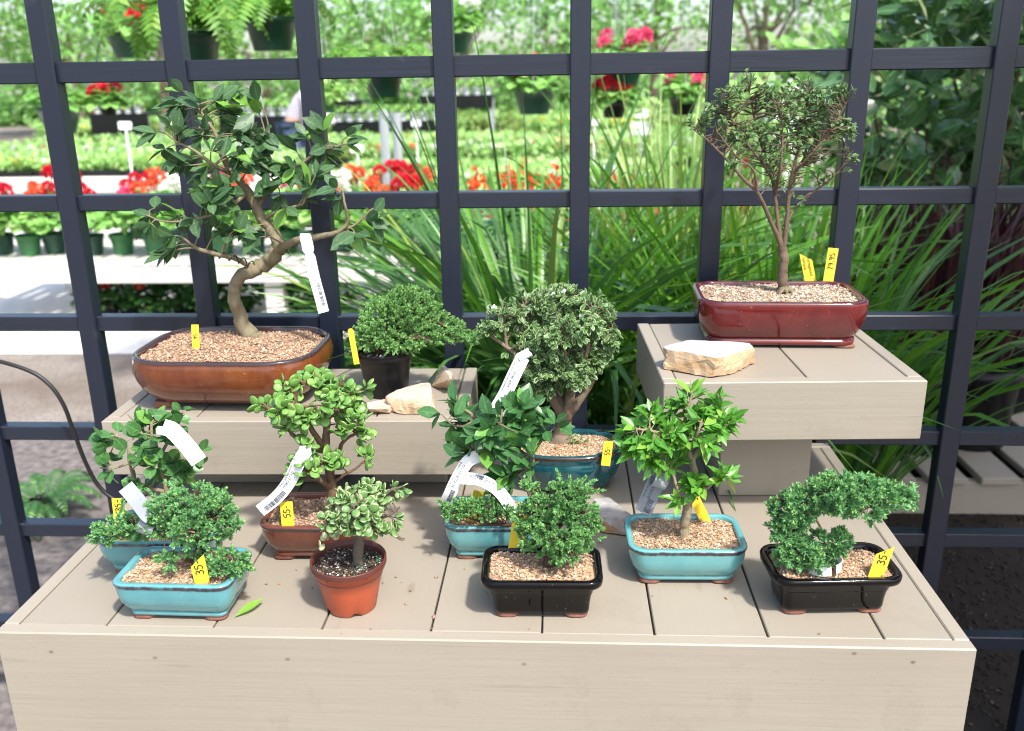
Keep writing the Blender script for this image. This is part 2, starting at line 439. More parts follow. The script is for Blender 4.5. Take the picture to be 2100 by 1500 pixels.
M['hedge'] = leafmat('dark_hedge_leaf', (.012, .050, .012), (.035, .11, .02), None, (.08, .2, .03), .4, .15, .5, False)
M['fern'] = leafmat('fern_pinna', (.07, .20, .025), (.16, .36, .05), None, (.26, .42, .08), .45, .3, .4, False)
M['tree'] = leafmat('tree_leaf', (.10, .25, .055), (.24, .45, .13), None, (.36, .52, .17), .45, .3, .4, False)
def petal(name, a, b_): return leafmat(name, a, b_, None, None, .5, .3, .3, False)
M['p_red'] = petal('red_petal', (.55, .012, .02), (.75, .03, .05))
M['p_pink'] = petal('pink_petal', (.70, .05, .16), (.80, .16, .26))
M['p_coral'] = petal('coral_petal', (.80, .10, .04), (.85, .22, .09))
M['p_orange'] = petal('orange_petal', (.85, .17, .03), (.85, .09, .03))
M['p_white'] = petal('white_petal', (.80, .80, .74), (.88, .87, .80))
M['p_yellow'] = petal('yellow_petal', (.80, .62, .04), (.85, .75, .2))
M['p_mauve'] = petal('pale_mauve_petal', (.62, .52, .66), (.74, .66, .76))
M['bark_f'] = bark('ficus_bark', (.085, .065, .036), (.31, .265, .165), 70)
M['bark_d'] = bark('dark_twig_bark', (.065, .044, .030), (.215, .155, .105), 140)
M['bark_g'] = bark('grey_brown_bark', (.14, .10, .07), (.30, .23, .16), 140)
M['bark_j'] = bark('juniper_bark', (.055, .032, .022), (.15, .09, .06), 160)
M['bark_p'] = bark('elephant_bush_bark', (.10, .06, .032), (.22, .145, .085), 110)
M['bark_l'] = bark('pale_bark', (.20, .155, .09), (.38, .31, .20), 120)
M['stem_g'] = plain('green_stem', (.10, .17, .05), .5, .2)

# ------------------------------------------------------------------ leaf templates
def leaf_tpl(prof, fold=.25, droop=.12, pet=0.0):
    """prof: (t, half width 0..1); returns unit verts (length x, half-width y, z)"""
    v = []; f = []; u = []; rows = []
    for t, wv in prof:
        z = -droop * 2 * (t ** 2)
        if wv <= 0:
            rows.append([len(v)]); v.append((t, 0, z)); u.append((t, 0))
        else:
            r = []
            for s in (-1, 0, 1):
                r.append(len(v)); v.append((t, s * wv, z + fold * abs(s) * wv)); u.append((t, s))
            rows.append(r)
    for a, b in zip(rows[:-1], rows[1:]):
        if len(a) == 3 and len(b) == 3: f += [(a[0], a[1], b[1], b[0]), (a[1], a[2], b[2], b[1])]
        elif len(a) == 1: f += [(a[0], b[1], b[0]), (a[0], b[2], b[1])]
        else: f += [(a[0], a[1], b[0]), (a[1], a[2], b[0])]
    return np.array(v, float), f, np.array(u, float)
T_FIC = leaf_tpl([(0, .04), (.12, .45), (.3, .88), (.5, 1), (.7, .82), (.86, .42), (1, 0)], .22, .16)
T_RND = leaf_tpl([(0, .08), (.12, .6), (.32, .97), (.55, 1), (.8, .72), (1, 0)], .16, .10)
T_LAN = leaf_tpl([(0, .06), (.2, .62), (.42, 1), (.65, .8), (.85, .36), (1, 0)], .3, .2)
T_SER = leaf_tpl([(0, .1), (.25, .8), (.55, 1), (.82, .66), (1, 0)], .3, .12)
T_NDL = leaf_tpl([(0, .7), (.5, 1), (1, 0)], .6, .0)
T_KID = leaf_tpl([(0, .5), (.25, .95), (.6, 1), (.85, .6), (1, 0)], .25, .25)
T_PIN = leaf_tpl([(0, .6), (.4, 1), (1, 0)], .2, .2)
def jade_tpl():
    v = []; u = []; f = []
    n = 9
    for ring, (s, z) in enumerate(((1.0, 0.0), (.74, .13), (.74, -.13))):
        for i in range(n):
            a = 2 * math.pi * i / n
            r = s * (1 + .12 * math.cos(a))
            v.append((.52 + .48 * r * math.cos(a), r * math.sin(a) * .92, z)); u.append((.5 + .5 * math.cos(a), s if ring == 0 else .55))
    top = len(v); v.append((.5, 0, .17)); u.append((.5, 0)); bot = len(v); v.append((.5, 0, -.17)); u.append((.5, 0))
    for i in range(n):
        k = (i + 1) % n
        f += [(i, k, n + k, n + i), (n + i, n + k, top), (k, i, 2 * n + i, 2 * n + k), (2 * n + k, 2 * n + i, bot)]
    return np.array(v, float), f, np.array(u, float)
T_JADE = jade_tpl()

def unit(v): v = np.asarray(v, float); return v / (np.linalg.norm(v, axis=-1, keepdims=True) + 1e-9)
def perp(d, rng):
    r = rng.normal(size=d.shape); r -= d * (r * d).sum(-1, keepdims=True); return unit(r)

# ------------------------------------------------------------------ setting
GZ = -.75
def groundmat():
    m, nt, b, o = newmat('gravel_ground')
    c = coords(nt)
    f = noise(nt, c, 1.6, 5, .6); g = noise(nt, c, 60, 5, .7)
    vor = N(nt, 'ShaderNodeTexVoronoi'); vor.inputs['Scale'].default_value = 55; nt.links.new(c, vor.inputs['Vector'])
    col = mix(nt, ramp(nt, f, [(.38, (0, 0, 0)), (.62, (1, 1, 1))]), (.40, .36, .31), (.22, .175, .135))
    col = mix(nt, ramp(nt, g, [(.35, (0, 0, 0)), (.7, (.8, .8, .8))]), col, (.13, .09, .065))
    setc(nt, b, col); b.inputs['Roughness'].default_value = .95
    bump(nt, b, mth(nt, 'ADD', g, vor.outputs['Distance']), .7, .02); return m
M['ground'] = groundmat(); M['nail'] = plain('filled_nail_hole', (.20, .16, .125), .8, .3, 200)
M['path'] = plain('pale_concrete', (.70, .68, .64), .85, .1, 14, .3, .15)
M['mulch'] = grainmat('dark_mulch', [(0, (.008, .006, .005)), (.5, (.022, .015, .011)), (.85, (.040, .028, .020)), (1, (.075, .055, .04))], mf=.02)
mb = MB(); mb.add([(-120, -20, GZ), (120, -20, GZ), (120, 220, GZ), (-120, 220, GZ)], [(0, 1, 2, 3)])
tag(mb.build('ground', M['ground'], origin=(0, 0, GZ)), 'beige gravel and soil ground of the garden centre', 'ground', None, 'structure')
mb = MB(); mb.add([(-7, 4.62, GZ + .004), (-1.15, 4.62, GZ + .004), (-1.0, 5.6, GZ + .004), (2.2, 6.3, GZ + .004), (2.2, 9.0, GZ + .004), (-7, 9.0, GZ + .004)], [(0, 1, 2, 3, 4, 5)])
tag(mb.build('path', M['path'], origin=(-3, 6, GZ + .004)), 'sunlit pale concrete path behind the trellis', 'path', None, 'structure')

def patch(name, label, pts, mat, dz, n=0, seed=0, size=.012):
    P = np.array(pts, float); S = spline(np.vstack([P, P[:1]]), 5)[:-1]; rg = np.random.default_rng(seed)
    S = S + rg.normal(size=S.shape) * .02; k = len(S); mb = MB(); c = S.mean(0)
    mb.add(np.concatenate([np.concatenate([S, np.full((k, 1), GZ + dz)], 1), [[c[0], c[1], GZ + dz]]]), [(i, (i + 1) % k, k) for i in range(k)], .35)
    if n:
        q = rg.uniform(0, 1, (n, 1)) ** .5; i = rg.integers(0, k, n); e = rg.uniform(0, 1, (n, 1)); ed = S[i] * (1 - e) + S[(i + 1) % k] * e
        xy = c + (ed - c) * q; grains(mb, np.concatenate([xy, np.full((n, 1), GZ + dz + .003)], 1), size, rg, 0, 1, .4)
    return tag(mb.build(name, mat, origin=(c[0], c[1], GZ + dz), smooth=False), label, 'ground', None, 'structure')
DEFER_PATCH = True
# ------------------------------------------------------------------ display table
XL, XR, YF, YB = -.736, .511, .973, 1.6265
tb = thing('display_table', (-.11, 1.30, GZ), 'wide taupe painted board table carrying all the bonsai', 'table')
mb = MB(); TH = .02
gaps = [XL + TH] + [-.597 + .1433 * i for i in range(8)] + [XR - TH]
for i, (a, b) in enumerate(zip(gaps[:-1], gaps[1:])):
    g = .0011 if i % 3 else .0018
    dz = float(RNG.uniform(-.0012, 0))
    mb.box((a + g, YF + TH + .0012, -.02 + dz), (b - g, YB - TH - .001, dz), .0012, None, float(RNG.uniform(0, 1)))
mb.build('tabletop', M['deck_y'], tb, smooth=False)
mb = MB(); mb.box((XL, YF, -.185), (XR, YF + TH, .0008), .0018); mb.build('front_board', M['deck_x'], tb, smooth=False)
mb = MB(); mb.box((XL, YB - TH, -.14), (XR, YB, .0006), .0015); mb.build('back_board', M['deck_x'], tb, smooth=False)
for s in (0, 1):
    mb = MB(); x = XL if s == 0 else XR - TH
    mb.box((x, YF + TH + .0005, -.14), (x + TH, YB - TH - .0005, .0007), .0018); mb.build('side_board', M['deck_y'], tb, smooth=False)
for x in (XL + .025, XR - .115):
    for y in (YF + .025, YB - .115):
        mb = MB(); mb.box((x, y, GZ), (x + .09, y + .09, -.021), .003); mb.build('leg', M['deck_z'], tb, smooth=False)
for px, py in ((105, 1337), (318, 1349), (1075, 1362), (1873, 1358), (1752, 1340), (590, 1352)):
    mb = MB(); p = at(px, py, YF)
    a = np.arange(7) * 2 * math.pi / 7
    mb.add(np.stack([p[0] + .0032 * np.cos(a), np.full(7, YF - .0004), p[2] + .0022 * np.sin(a)], 1), [tuple(range(7))])
    mb.build('nail_hole', M['nail'], tb)

# risers
def riser(name, label, xl, xr, yf, yb, zt, fh, gapsx, base, rot=0.0):
    c = ((xl + xr) / 2, (yf + yb) / 2, 0)
    t = thing(name, c, label, 'riser', 'wooden riser boxes')
    T = .021
    mb = MB(); gx = [xl + T] + gapsx + [xr - T]
    for i, (a, b) in enumerate(zip(gx[:-1], gx[1:])):
        dz = float(RNG.uniform(-.001, -.0002))
        mb.box((a + .0012, yf + T + .001, zt - .02 + dz), (b - .0012, yb - .001, zt + dz), .0012, None, float(RNG.uniform(0, 1)))
    mb.build('top_boards', M['deck_y'], t, smooth=False)
    mb = MB(); mb.box((xl, yf, zt - fh), (xr, yf + T, zt + .0006), .0015); mb.build('front_board', M['deck_x'], t, smooth=False)
    for s in (0, 1):
        mb = MB(); x = xl if s == 0 else xr - T
        mb.box((x, yf + T + .0005, zt - fh + .001), (x + T, yb, zt + .0005), .0015); mb.build('side_board', M['deck_y'], t, smooth=False)
    mb = MB()
    for b in base: mb.box((b[0], b[1], .0005), (b[2], b[3], zt - .0215), .002)
    mb.build('pedestal', M['deck_z'], t, smooth=False)
    t.rotation_euler.z = rot
    return t
ZR, ZL = .24, .15
riser('riser_box', 'tall taupe riser box on a pedestal under the dark red pot', .147, .537, 1.285, 1.624, ZR, .093,
      [float(atz(1625, 745, ZR)[0])], [(.262, 1.395, .412, 1.60)], R(2.0))
riser('riser_box', 'low wide taupe riser box under the big ficus in the brown pot', -.755, -.157, 1.345, 1.624, ZL, .095,
      [-.605, -.455, -.305, -.18], [(-.66, 1.43, -.40, 1.60), (-.33, 1.43, -.20, 1.60)], R(1.0))

# trellis
YT, S0, SP = 1.68, -.958, .24346
tr = thing('trellis', (0, YT, GZ), 'charcoal painted timber grid trellis behind the bonsai table', 'trellis')
for i in range(-1, 9):
    x = S0 + i * SP
    mb = MB(); mb.box((x, YT, GZ), (x + .0365, YT + .034, 1.25), .002); mb.build('post', M['trel_z'], tr, smooth=False)
for z in (.955, .7155, .474, .2354, -.0008, -.2264, -.47):
    h = .037 if z == .7155 else .030
    mb = MB(); mb.box((S0 - 1.0, YT + .010, z - h), (S0 + 9.2 * SP, YT + .042, z), .002); mb.build('rail', M['trel_x'], tr, smooth=False)

# ------------------------------------------------------------------ pots
def rrect(hl, hw, r, n=6, lobe=0.0):
    r = min(r, hl * .98, hw * .98); P = []
    for cx, cy, a0 in ((hl - r, hw - r, 0), (-hl + r, hw - r, 90), (-hl + r, -hw + r, 180), (hl - r, -hw + r, 270)):
        for k in range(n + 1):
            a = R(a0 + 90 * k / n); P.append((cx + r * math.cos(a), cy + r * math.sin(a)))
    P = np.array(P)
    # add points along the straight sides so glaze edges and light run smoothly
    Q = []
    for i in range(len(P)):
        a, b = P[i], P[(i + 1) % len(P)]
        Q.append(a)
        if np.linalg.norm(b - a) > .03:
            for t in (.25, .5, .75): Q.append(a + (b - a) * t)
    return np.array(Q)
def quatre(hl, hw, d=.09):
    a = np.linspace(0, 2 * math.pi, 72, endpoint=False)
    # oval with two shallow notches to each long side: mokko shape
    k = 1 - d * np.exp(-((np.abs(np.cos(a)) - .62) / .07) ** 2)
    p = 2.35
    ce, se = np.cos(a), np.sin(a)
    return np.stack([hl * np.sign(ce) * np.abs(ce) ** (2 / p) * k, hw * np.sign(se) * np.abs(se) ** (2 / p) * k], 1)
PROF = {  # (height fraction, inset in m, edge weight)
 'teal': [(.10, .0175, .9), (.115, .0155, .2), (.19, .0150, .0), (.21, .0165, .65), (.235, .0155, .1), (.32, .0105, 0), (.48, .0050, 0), (.68, .0020, 0), (.84, .0010, .15), (.90, .0006, .8), (.925, -.0006, .75), (.96, -.0006, .75), (.995, .0010, .2), (1.0, .0030, 0), (1.0, .0072, 0), (.97, .0085, .2), (.6, .0095, .5)],
 'black': [(.10, .0200, .2), (.13, .0170, 0), (.2, .0165, 0), (.35, .0158, 0), (.52, .0140, 0), (.66, .0110, 0), (.76, .0080, 0), (.80, .0075, 0), (.815, .0015, 0), (.84, .0, 0), (.95, -.0006, 0), (.99, .0008, 0), (1.0, .003, 0), (.995, .008, 0), (.94, .0105, 0), (.6, .012, 0)],
 'bulge': [(.10, .038, .9), (.125, .034, .7), (.15, .030, .25), (.24, .019, .0), (.36, .0105, 0), (.50, .0045, 0), (.65, .0010, 0), (.78, .0, 0), (.9, .0022, .1), (.95, .0035, .7), (.975, .0034, 1), (1, .0055, 1), (1, .0100, 1), (.97, .0115, 1), (.6, .013, .8)],
 'red': [(.05, .020, .9), (.07, .0165, .2), (.16, .0165, .05), (.17, .021, .5), (.2, .020, .2), (.3, .0125, 0), (.46, .006, 0), (.66, .0022, 0), (.86, .0005, .05), (.94, .0008, .2), (.985, .0018, .75), (1, .005, .6), (1, .011, .5), (.96, .0125, .6), (.6, .0145, .5)],
 'oval': [(.09, .022, .6), (.12, .019, .2), (.22, .0145, 0), (.4, .0075, 0), (.6, .003, 0), (.78, .0012, .0), (.8, .0026, .4), (.83, .0012, .1), (.9, .0004, .25), (.945, -.0004, .95), (.975, .0002, .8), (1, .0025, 0), (1, .0075, 0), (.95, .0095, .1), (.6, .0105, .3)],
}
def pot(parent, cx, cy, z0, L, Wd, H, rad, style, mat, rot=0.0, shape='rect', feet=True, footmat=None):
    mb = MB(); loops = []; ws = []
    Rm = rz(rot)
    def loop(ins, z):
        if shape == 'rect': q = rrect(L / 2 - ins, Wd / 2 - ins, max(rad - ins * .7, .004))
        else: q = quatre(L / 2 - ins, Wd / 2 - ins)
        q3 = np.concatenate([q, np.full((len(q), 1), 0.0)], 1) @ Rm.T
        return q3 + np.array([cx, cy, z0 + z])
    for hf, ins, wgt in PROF[style]:
        loops.append(loop(ins, hf * H)); ws.append(wgt)
    mb.loft(loops, ws)
    p = mb.build('pot', M[mat], parent)
    if feet:
        ins0 = PROF[style][0][1]; fz = PROF[style][0][0] * H
        for sx in (-1, 1):
            for sy in (-1, 1):
                f = MB(); hl, hw = L / 2 - ins0 + .001, Wd / 2 - ins0 + .001
                fl, fw = min(.036, L * .2), min(.026, Wd * .22)
                if style == 'oval': hl *= .80; hw *= .74; fl, fw = .022, .018
                lo = []
                for zz, gr in ((0, -.002), (fz * .35, 0), (fz * 1.15, -.003)):
                    q = rrect(fl / 2 + gr, fw / 2 + gr, .010, 4)
                    q = q + np.array([sx * (hl - fl / 2 + .001), sy * (hw - fw / 2 + .001)])
                    q3 = np.concatenate([q, np.zeros((len(q), 1))], 1) @ Rm.T + np.array([cx, cy, z0 + zz])
                    lo.append(q3)
                f.loft(lo, None, True, True); f.build('foot', M[footmat or 'clay'], p)
    return p
OCT = np.array([(1, 0, 0), (-1, 0, 0), (0, 1, 0), (0, -1, 0), (0, 0, 1), (0, 0, -1)], float)
OCF = np.array([(0, 2, 4), (2, 1, 4), (1, 3, 4), (3, 0, 4), (2, 0, 5), (1, 2, 5), (3, 1, 5), (0, 3, 5)])
def grains(mb, P, size, rng, rndlo=0.0, rndhi=1.0, flat=.75):
    n = len(P)
    s = size * rng.uniform(.55, 1.35, (n, 1, 1)) * rng.uniform(.65, 1.25, (n, 6, 1))
    v = OCT[None] * s
    v[:, :, 2] *= flat
    a = rng.uniform(0, 2 * math.pi, n); b = rng.uniform(-.6, .6, n)
    ca, sa, cb, sb = np.cos(a)[:, None], np.sin(a)[:, None], np.cos(b)[:, None], np.sin(b)[:, None]
    y = v[..., 1] * cb - v[..., 2] * sb; z = v[..., 1] * sb + v[..., 2] * cb; x = v[..., 0]
    V = np.stack([x * ca - y * sa, x * sa + y * ca, z], -1) + P[:, None]
    F = (OCF[None] + (np.arange(n) * 6)[:, None, None]).reshape(-1, 3)
    mb.add(V.reshape(-1, 3), F, np.repeat(rng.uniform(rndlo, rndhi, n), 6))
def soil(parent, cx, cy, z, L, Wd, rad, mat, rot=0.0, shape='rect', size=.0017, dens=1.0, mound=.004, trunk=None, seed=1, extra=None):
    rng = np.random.default_rng(seed); mb = MB(); Rm = rz(rot)
    hl, hw = L / 2, Wd / 2
    def hgt(x, y):
        h = mound * (1 - (x / hl) ** 2) * (1 - (y / hw) ** 2)
        h = h + .0012 * np.sin(x * 120 + seed) * np.cos(y * 140) + .0015 * np.sin(x * 55 + y * 40 + seed * 2)
        return h
    q = quatre(hl, hw) if shape == 'oval' else (np.stack([hl * np.cos(np.linspace(0, 6.283, 40, endpoint=False)), hw * np.sin(np.linspace(0, 6.283, 40, endpoint=False))], 1) if shape == 'round' else rrect(hl, hw, rad))
    loops = []
    for k in (1, .8, .6, .4, .2, .03):
        qq = q * k; loops.append(np.concatenate([qq, (hgt(qq[:, 0], qq[:, 1]) - .001)[:, None]], 1) @ Rm.T + np.array([cx, cy, z]))
    mb.loft(loops, [.3] * 6, False, True)
    area = L * Wd; size = size * 1.05; n = int(area / (size * 2) ** 2 * 1.9 * dens)
    x = rng.uniform(-hl, hl, n * 2); y = rng.uniform(-hw, hw, n * 2)
    if shape == 'rect':
        dx = np.maximum(np.abs(x) - (hl - rad), 0); dy = np.maximum(np.abs(y) - (hw - rad), 0); ok = dx ** 2 + dy ** 2 < (rad - .001) ** 2
    else: ok = (np.abs(x / hl) ** 2.2 + np.abs(y / hw) ** 2.2) < .95
    x, y = x[ok][:n], y[ok][:n]
    P = np.stack([x, y, hgt(x, y) + rng.uniform(-.0006, .0012, len(x))], 1) @ Rm.T + np.array([cx, cy, z])
    rr = np.zeros(len(P))
    # dark fines gather round the trunk
    grains_r = rng.uniform(0, 1, len(P))
    if trunk is not None:
        d = np.linalg.norm(P[:, :2] - np.array(trunk)[None, :2], axis=1)
        dk = np.exp(-(d / .022) ** 2) * rng.uniform(0, 1, len(P)) > .33
        grains_r = np.where(dk, rng.uniform(0, .14, len(P)), grains_r)
    nb = mb.n
    grains(mb, P, size, rng)
    mb.A[-1] = np.repeat(grains_r, 6)
    nb = int(len(P) * .012)
    pick = P[rng.integers(0, len(P), nb)] + np.array([0, 0, .001])
    grains(mb, pick, size * 1.9, rng, 0, .25, .45)
    return mb.build('soil', M[mat], parent, smooth=False)

# ------------------------------------------------------------------ foliage growing
def skeleton(branches, Y0, mb, seg=8, wob=.05, rng=None, k=5):
    """branches: lists of (px, py, dy, r_px); returns sampled nodes (pos) for twigs to start from"""
    nodes = []
    for br in branches:
        P = np.array([at(b[0], b[1], Y0 + b[2]) for b in br]); rr = np.array([b[3] / ppm(p) for b, p in zip(br, P)])
        S = spline(np.concatenate([P, rr[:, None]], 1), k)
        pts, rad = S[:, :3].copy(), np.maximum(S[:, 3], .0004)
        pts[1:-1] += rng.normal(size=(len(pts) - 2, 3)) * rad[1:-1, None] * .10
        mb.tube(pts, rad, seg, float(rng.uniform()), True, wob * .4, rng)
        nodes.append(np.concatenate([pts, rad[:, None]], 1))
    return np.concatenate(nodes)
def cluster_targets(clusters, Y0, rng, shell=0.0):
    out = []
    for c in clusters:
        px, py, dy, rx, ry, n = c[:6]
        P = at(px, py, Y0 + dy); k = ppm(P); rx, ry = rx / k, ry / k; rd = c[6] / k if len(c) > 6 else (rx + ry) / 2
        u = unit(rng.normal(size=(n, 3))); r = rng.uniform(shell ** 3, 1, n) ** (1 / 3)
        q = u * r[:, None]
        out.append(P + q[:, :1] * rx * RT + q[:, 2:] * ry * np.array([0, 0, 1]) + q[:, 1:2] * rd * np.array([0, 1, 0]))
    return np.concatenate(out)
def twig(o, t, rng, lift=.25, n=6):
    L = np.linalg.norm(t - o); c = (o + t) / 2 + np.array([0, 0, L * lift]) + rng.normal(size=3) * L * .12
    s = np.linspace(0, 1, n)[:, None]
    return (1 - s) ** 2 * o + 2 * s * (1 - s) * c + s * s * t
def grow_twigs(nodes, targets, mb, rng, rtip=.0006, rbase=.0014, skip=0, lift=.2, seg=5, zmin=-9):
    tw = []
    nd = nodes[nodes[:, 2] > zmin]
    for t in targets:
        d = np.linalg.norm(nd[:, :3] - t, axis=1) + np.maximum(0, nd[:, 2] - t[2] + .005) * .8
        d = d + rng.uniform(0, .012, len(d))
        o = nd[np.argmin(d)]
        p = twig(o[:3], t, rng, lift)
        mb.tube(p, np.linspace(min(rbase, o[3] * .8 + .0002), rtip, len(p)), seg, float(rng.uniform()), False)
        tw.append(p)
    return tw
def leaf_on_twigs(mb, tpl, twigs, rng, spacing, ln, wd, start=.3, ang=55, var=.25, upn=.9, tip=True, opp=False, whorl=0, rlo=0, rhi=.85, young=.06, sunup=None):
    pos, dr, nr, ls = [], [], [], []
    for p in twigs:
        seg = np.linalg.norm(np.diff(p, axis=0), axis=1); L = seg.sum(); cs = np.concatenate([[0], np.cumsum(seg)])
        s = L * start + rng.uniform(0, spacing); side = rng.uniform(0, 6.28)
        while s < L or tip:
            last = s >= L
            ss = min(s, L)
            i = min(np.searchsorted(cs, ss, 'right') - 1, len(p) - 2)
            q = p[i] + (p[i + 1] - p[i]) * (ss - cs[i]) / max(seg[i], 1e-6)
            t = unit(p[i + 1] - p[i])
            a = np.array([0, 0, 1.0]); u = np.cross(t, a)
            u = unit(u) if np.linalg.norm(u) > .05 else np.array([1.0, 0, 0])
            v = np.cross(u, t)
            reps = (whorl or 3) if last else (2 if opp else 1)
            for r in range(reps):
                th = side + r * 2 * math.pi / reps
                out = math.cos(th) * u + math.sin(th) * v
                A = R(ang * rng.uniform(.6, 1.2)) * (.75 if last else 1)
                d = math.cos(A) * t + math.sin(A) * out + rng.normal(size=3) * .12
                pos.append(q); dr.append(d); ls.append(rng.uniform(1 - var, 1 + var) * (.8 if last else 1))
                nn = np.array([0, 0, upn]) + t * .5 + rng.normal(size=3) * .28 - np.array([0, .25, 0]); nr.append(nn)
            side += 2.4 if not opp else 1.57
            if last: break
            s += spacing * rng.uniform(.7, 1.3)
    n = len(pos); ls = np.array(ls)
    rn = rng.uniform(rlo, rhi, n); rn = np.where(rng.uniform(size=n) < young, rng.uniform(.94, 1, n), rn)
    mb.leaves(tpl, np.array(pos), np.array(dr), np.array(nr), ln * ls, wd * ls, rn)
    return n
def tufts(mb, P, D, rng, n=34, shoot=.010, ln=.0068, wd=.00052, ang=52, young=.10):
    """needle tufts: short shoots with needles all round"""
    k = len(P); D = unit(D)
    P = np.repeat(P, n, 0); D = np.repeat(D, n, 0)
    s = rng.uniform(0, 1, k * n)
    out = perp(D, rng)
    A = np.radians(ang * (1.25 - .75 * s) * rng.uniform(.75, 1.25, k * n))[:, None]
    d = np.cos(A) * D + np.sin(A) * out
    pos = P + D * (s * shoot)[:, None]
    l = ln * rng.uniform(.7, 1.15, k * n) * (1 - .35 * s)
    rn = np.clip(np.repeat(rng.uniform(0, .6, k), n) + rng.uniform(0, .25, k * n), 0, .85)
    rn = np.where((s > .75) & (rng.uniform(size=k * n) < young * 4), .97, rn)
    mb.leaves(T_NDL, pos, d, np.cross(d, perp(d, rng)), l, wd, rn)

# ------------------------------------------------------------------ tags
STROKES = {'3': [(.05, .88), (.28, 1), (.5, .82), (.34, .58), (.2, .55), (.45, .46), (.55, .24), (.34, .0), (.03, .1)],
 '5': [(.55, 1), (.12, .95), (.1, .58), (.3, .62), (.52, .44), (.5, .18), (.28, 0), (.03, .1)],
 '9': [(.5, .8), (.3, 1), (.08, .8), (.2, .55), (.45, .65), (.52, .92), (.47, .4), (.38, 0)],
 '7': [(.02, .9), (.5, 1), (.34, .5), (.22, 0)], '-': [(.12, .5), (.48, .52)], '.': [(.2, .02), (.27, .06)]}
def strokes_on(mb, txt, fn, h, r, u0, v0):
    x = u0
    for ch in txt:
        P = np.array(STROKES[ch], float) * h
        P = spline(P, 3) if len(P) > 2 else P
        mb.tube(np.array([fn(x + p[0], v0 + p[1]) for p in P]), r * (1.6 if ch == '.' else 1), 5)
        x += h * (.36 if ch == '.' else .70)
def price_tag(base, up, side, length, wd, txt, label, cut='square', tr=(.52, .1), lines=None):
    """flat yellow stake: base point in the grit, up & side unit vectors"""
    base = np.array(base); up = unit(up); side = unit(side - up * (np.dot(side, up))); nn = np.cross(side, up)
    if nn @ FW > 0: nn = -nn
    t = thing('price_tag', base, label, 'price tag', 'yellow price stakes')
    h = wd / 2; dip = .008
    if cut == 'slant': top = [(h, length), (-h, length - wd * .75)]
    elif cut == 'slantr': top = [(h, length - wd * .85), (-h, length)]
    elif cut == 'round': top = [(h, length - h * .7), (h * .55, length), (-h * .55, length), (-h, length - h * .7)]
    else: top = [(h, length), (-h, length)]
    out = [(-h, -dip), (h, -dip)] + top
    A = np.array([base + side * x + up * y for x, y in out]); B = A - nn * .0007; n = len(out)
    mb = MB(); f = [tuple(range(n)), tuple(range(n, 2 * n))[::-1]] + [(i, n + i, n + (i + 1) % n, (i + 1) % n) for i in range(n)]
    mb.add(np.concatenate([A, B]), f); mb.build('stake', M['yellow'], t, smooth=False)
    mb = MB()
    if txt:
        hh = wd * .52
        fn = lambda u, v: base + up * u - side * v + nn * .0005       # reads up the stake, letter tops to the left
        strokes_on(mb, txt, fn, hh, wd * .035, length * tr[0], -hh * .5 + wd * tr[1] * 0)
    if lines:
        for i, s in enumerate(lines):
            v, fcs = text_mesh(s, wd * .42)
            v[:, 0] += 0; v[:, 1] += 0
            P = np.array([base + up * (length * .84 - a - .0 + (v[:, 0].min())) + side * (b - wd * (.02 + .42 * i) + .0015) + nn * .0006 for a, b in v])
            mb.add(P, fcs)
    if mb.n: mb.build('lettering', M['ink'], t)
    return t
_tc = {}
def text_mesh(s, size):
    cu = bpy.data.curves.new('text', 'FONT'); cu.body = s; cu.size = size; cu.resolution_u = 2
    ob = bpy.data.objects.new('text', cu); COL.objects.link(ob)
    dg = bpy.context.evaluated_depsgraph_get(); me = bpy.data.meshes.new_from_object(ob.evaluated_get(dg))
    v = np.array([x.co[:2] for x in me.vertices]); f = [tuple(p.vertices) for p in me.polygons]
    bpy.data.objects.remove(ob); bpy.data.curves.remove(cu); bpy.data.meshes.remove(me)
    return v, f
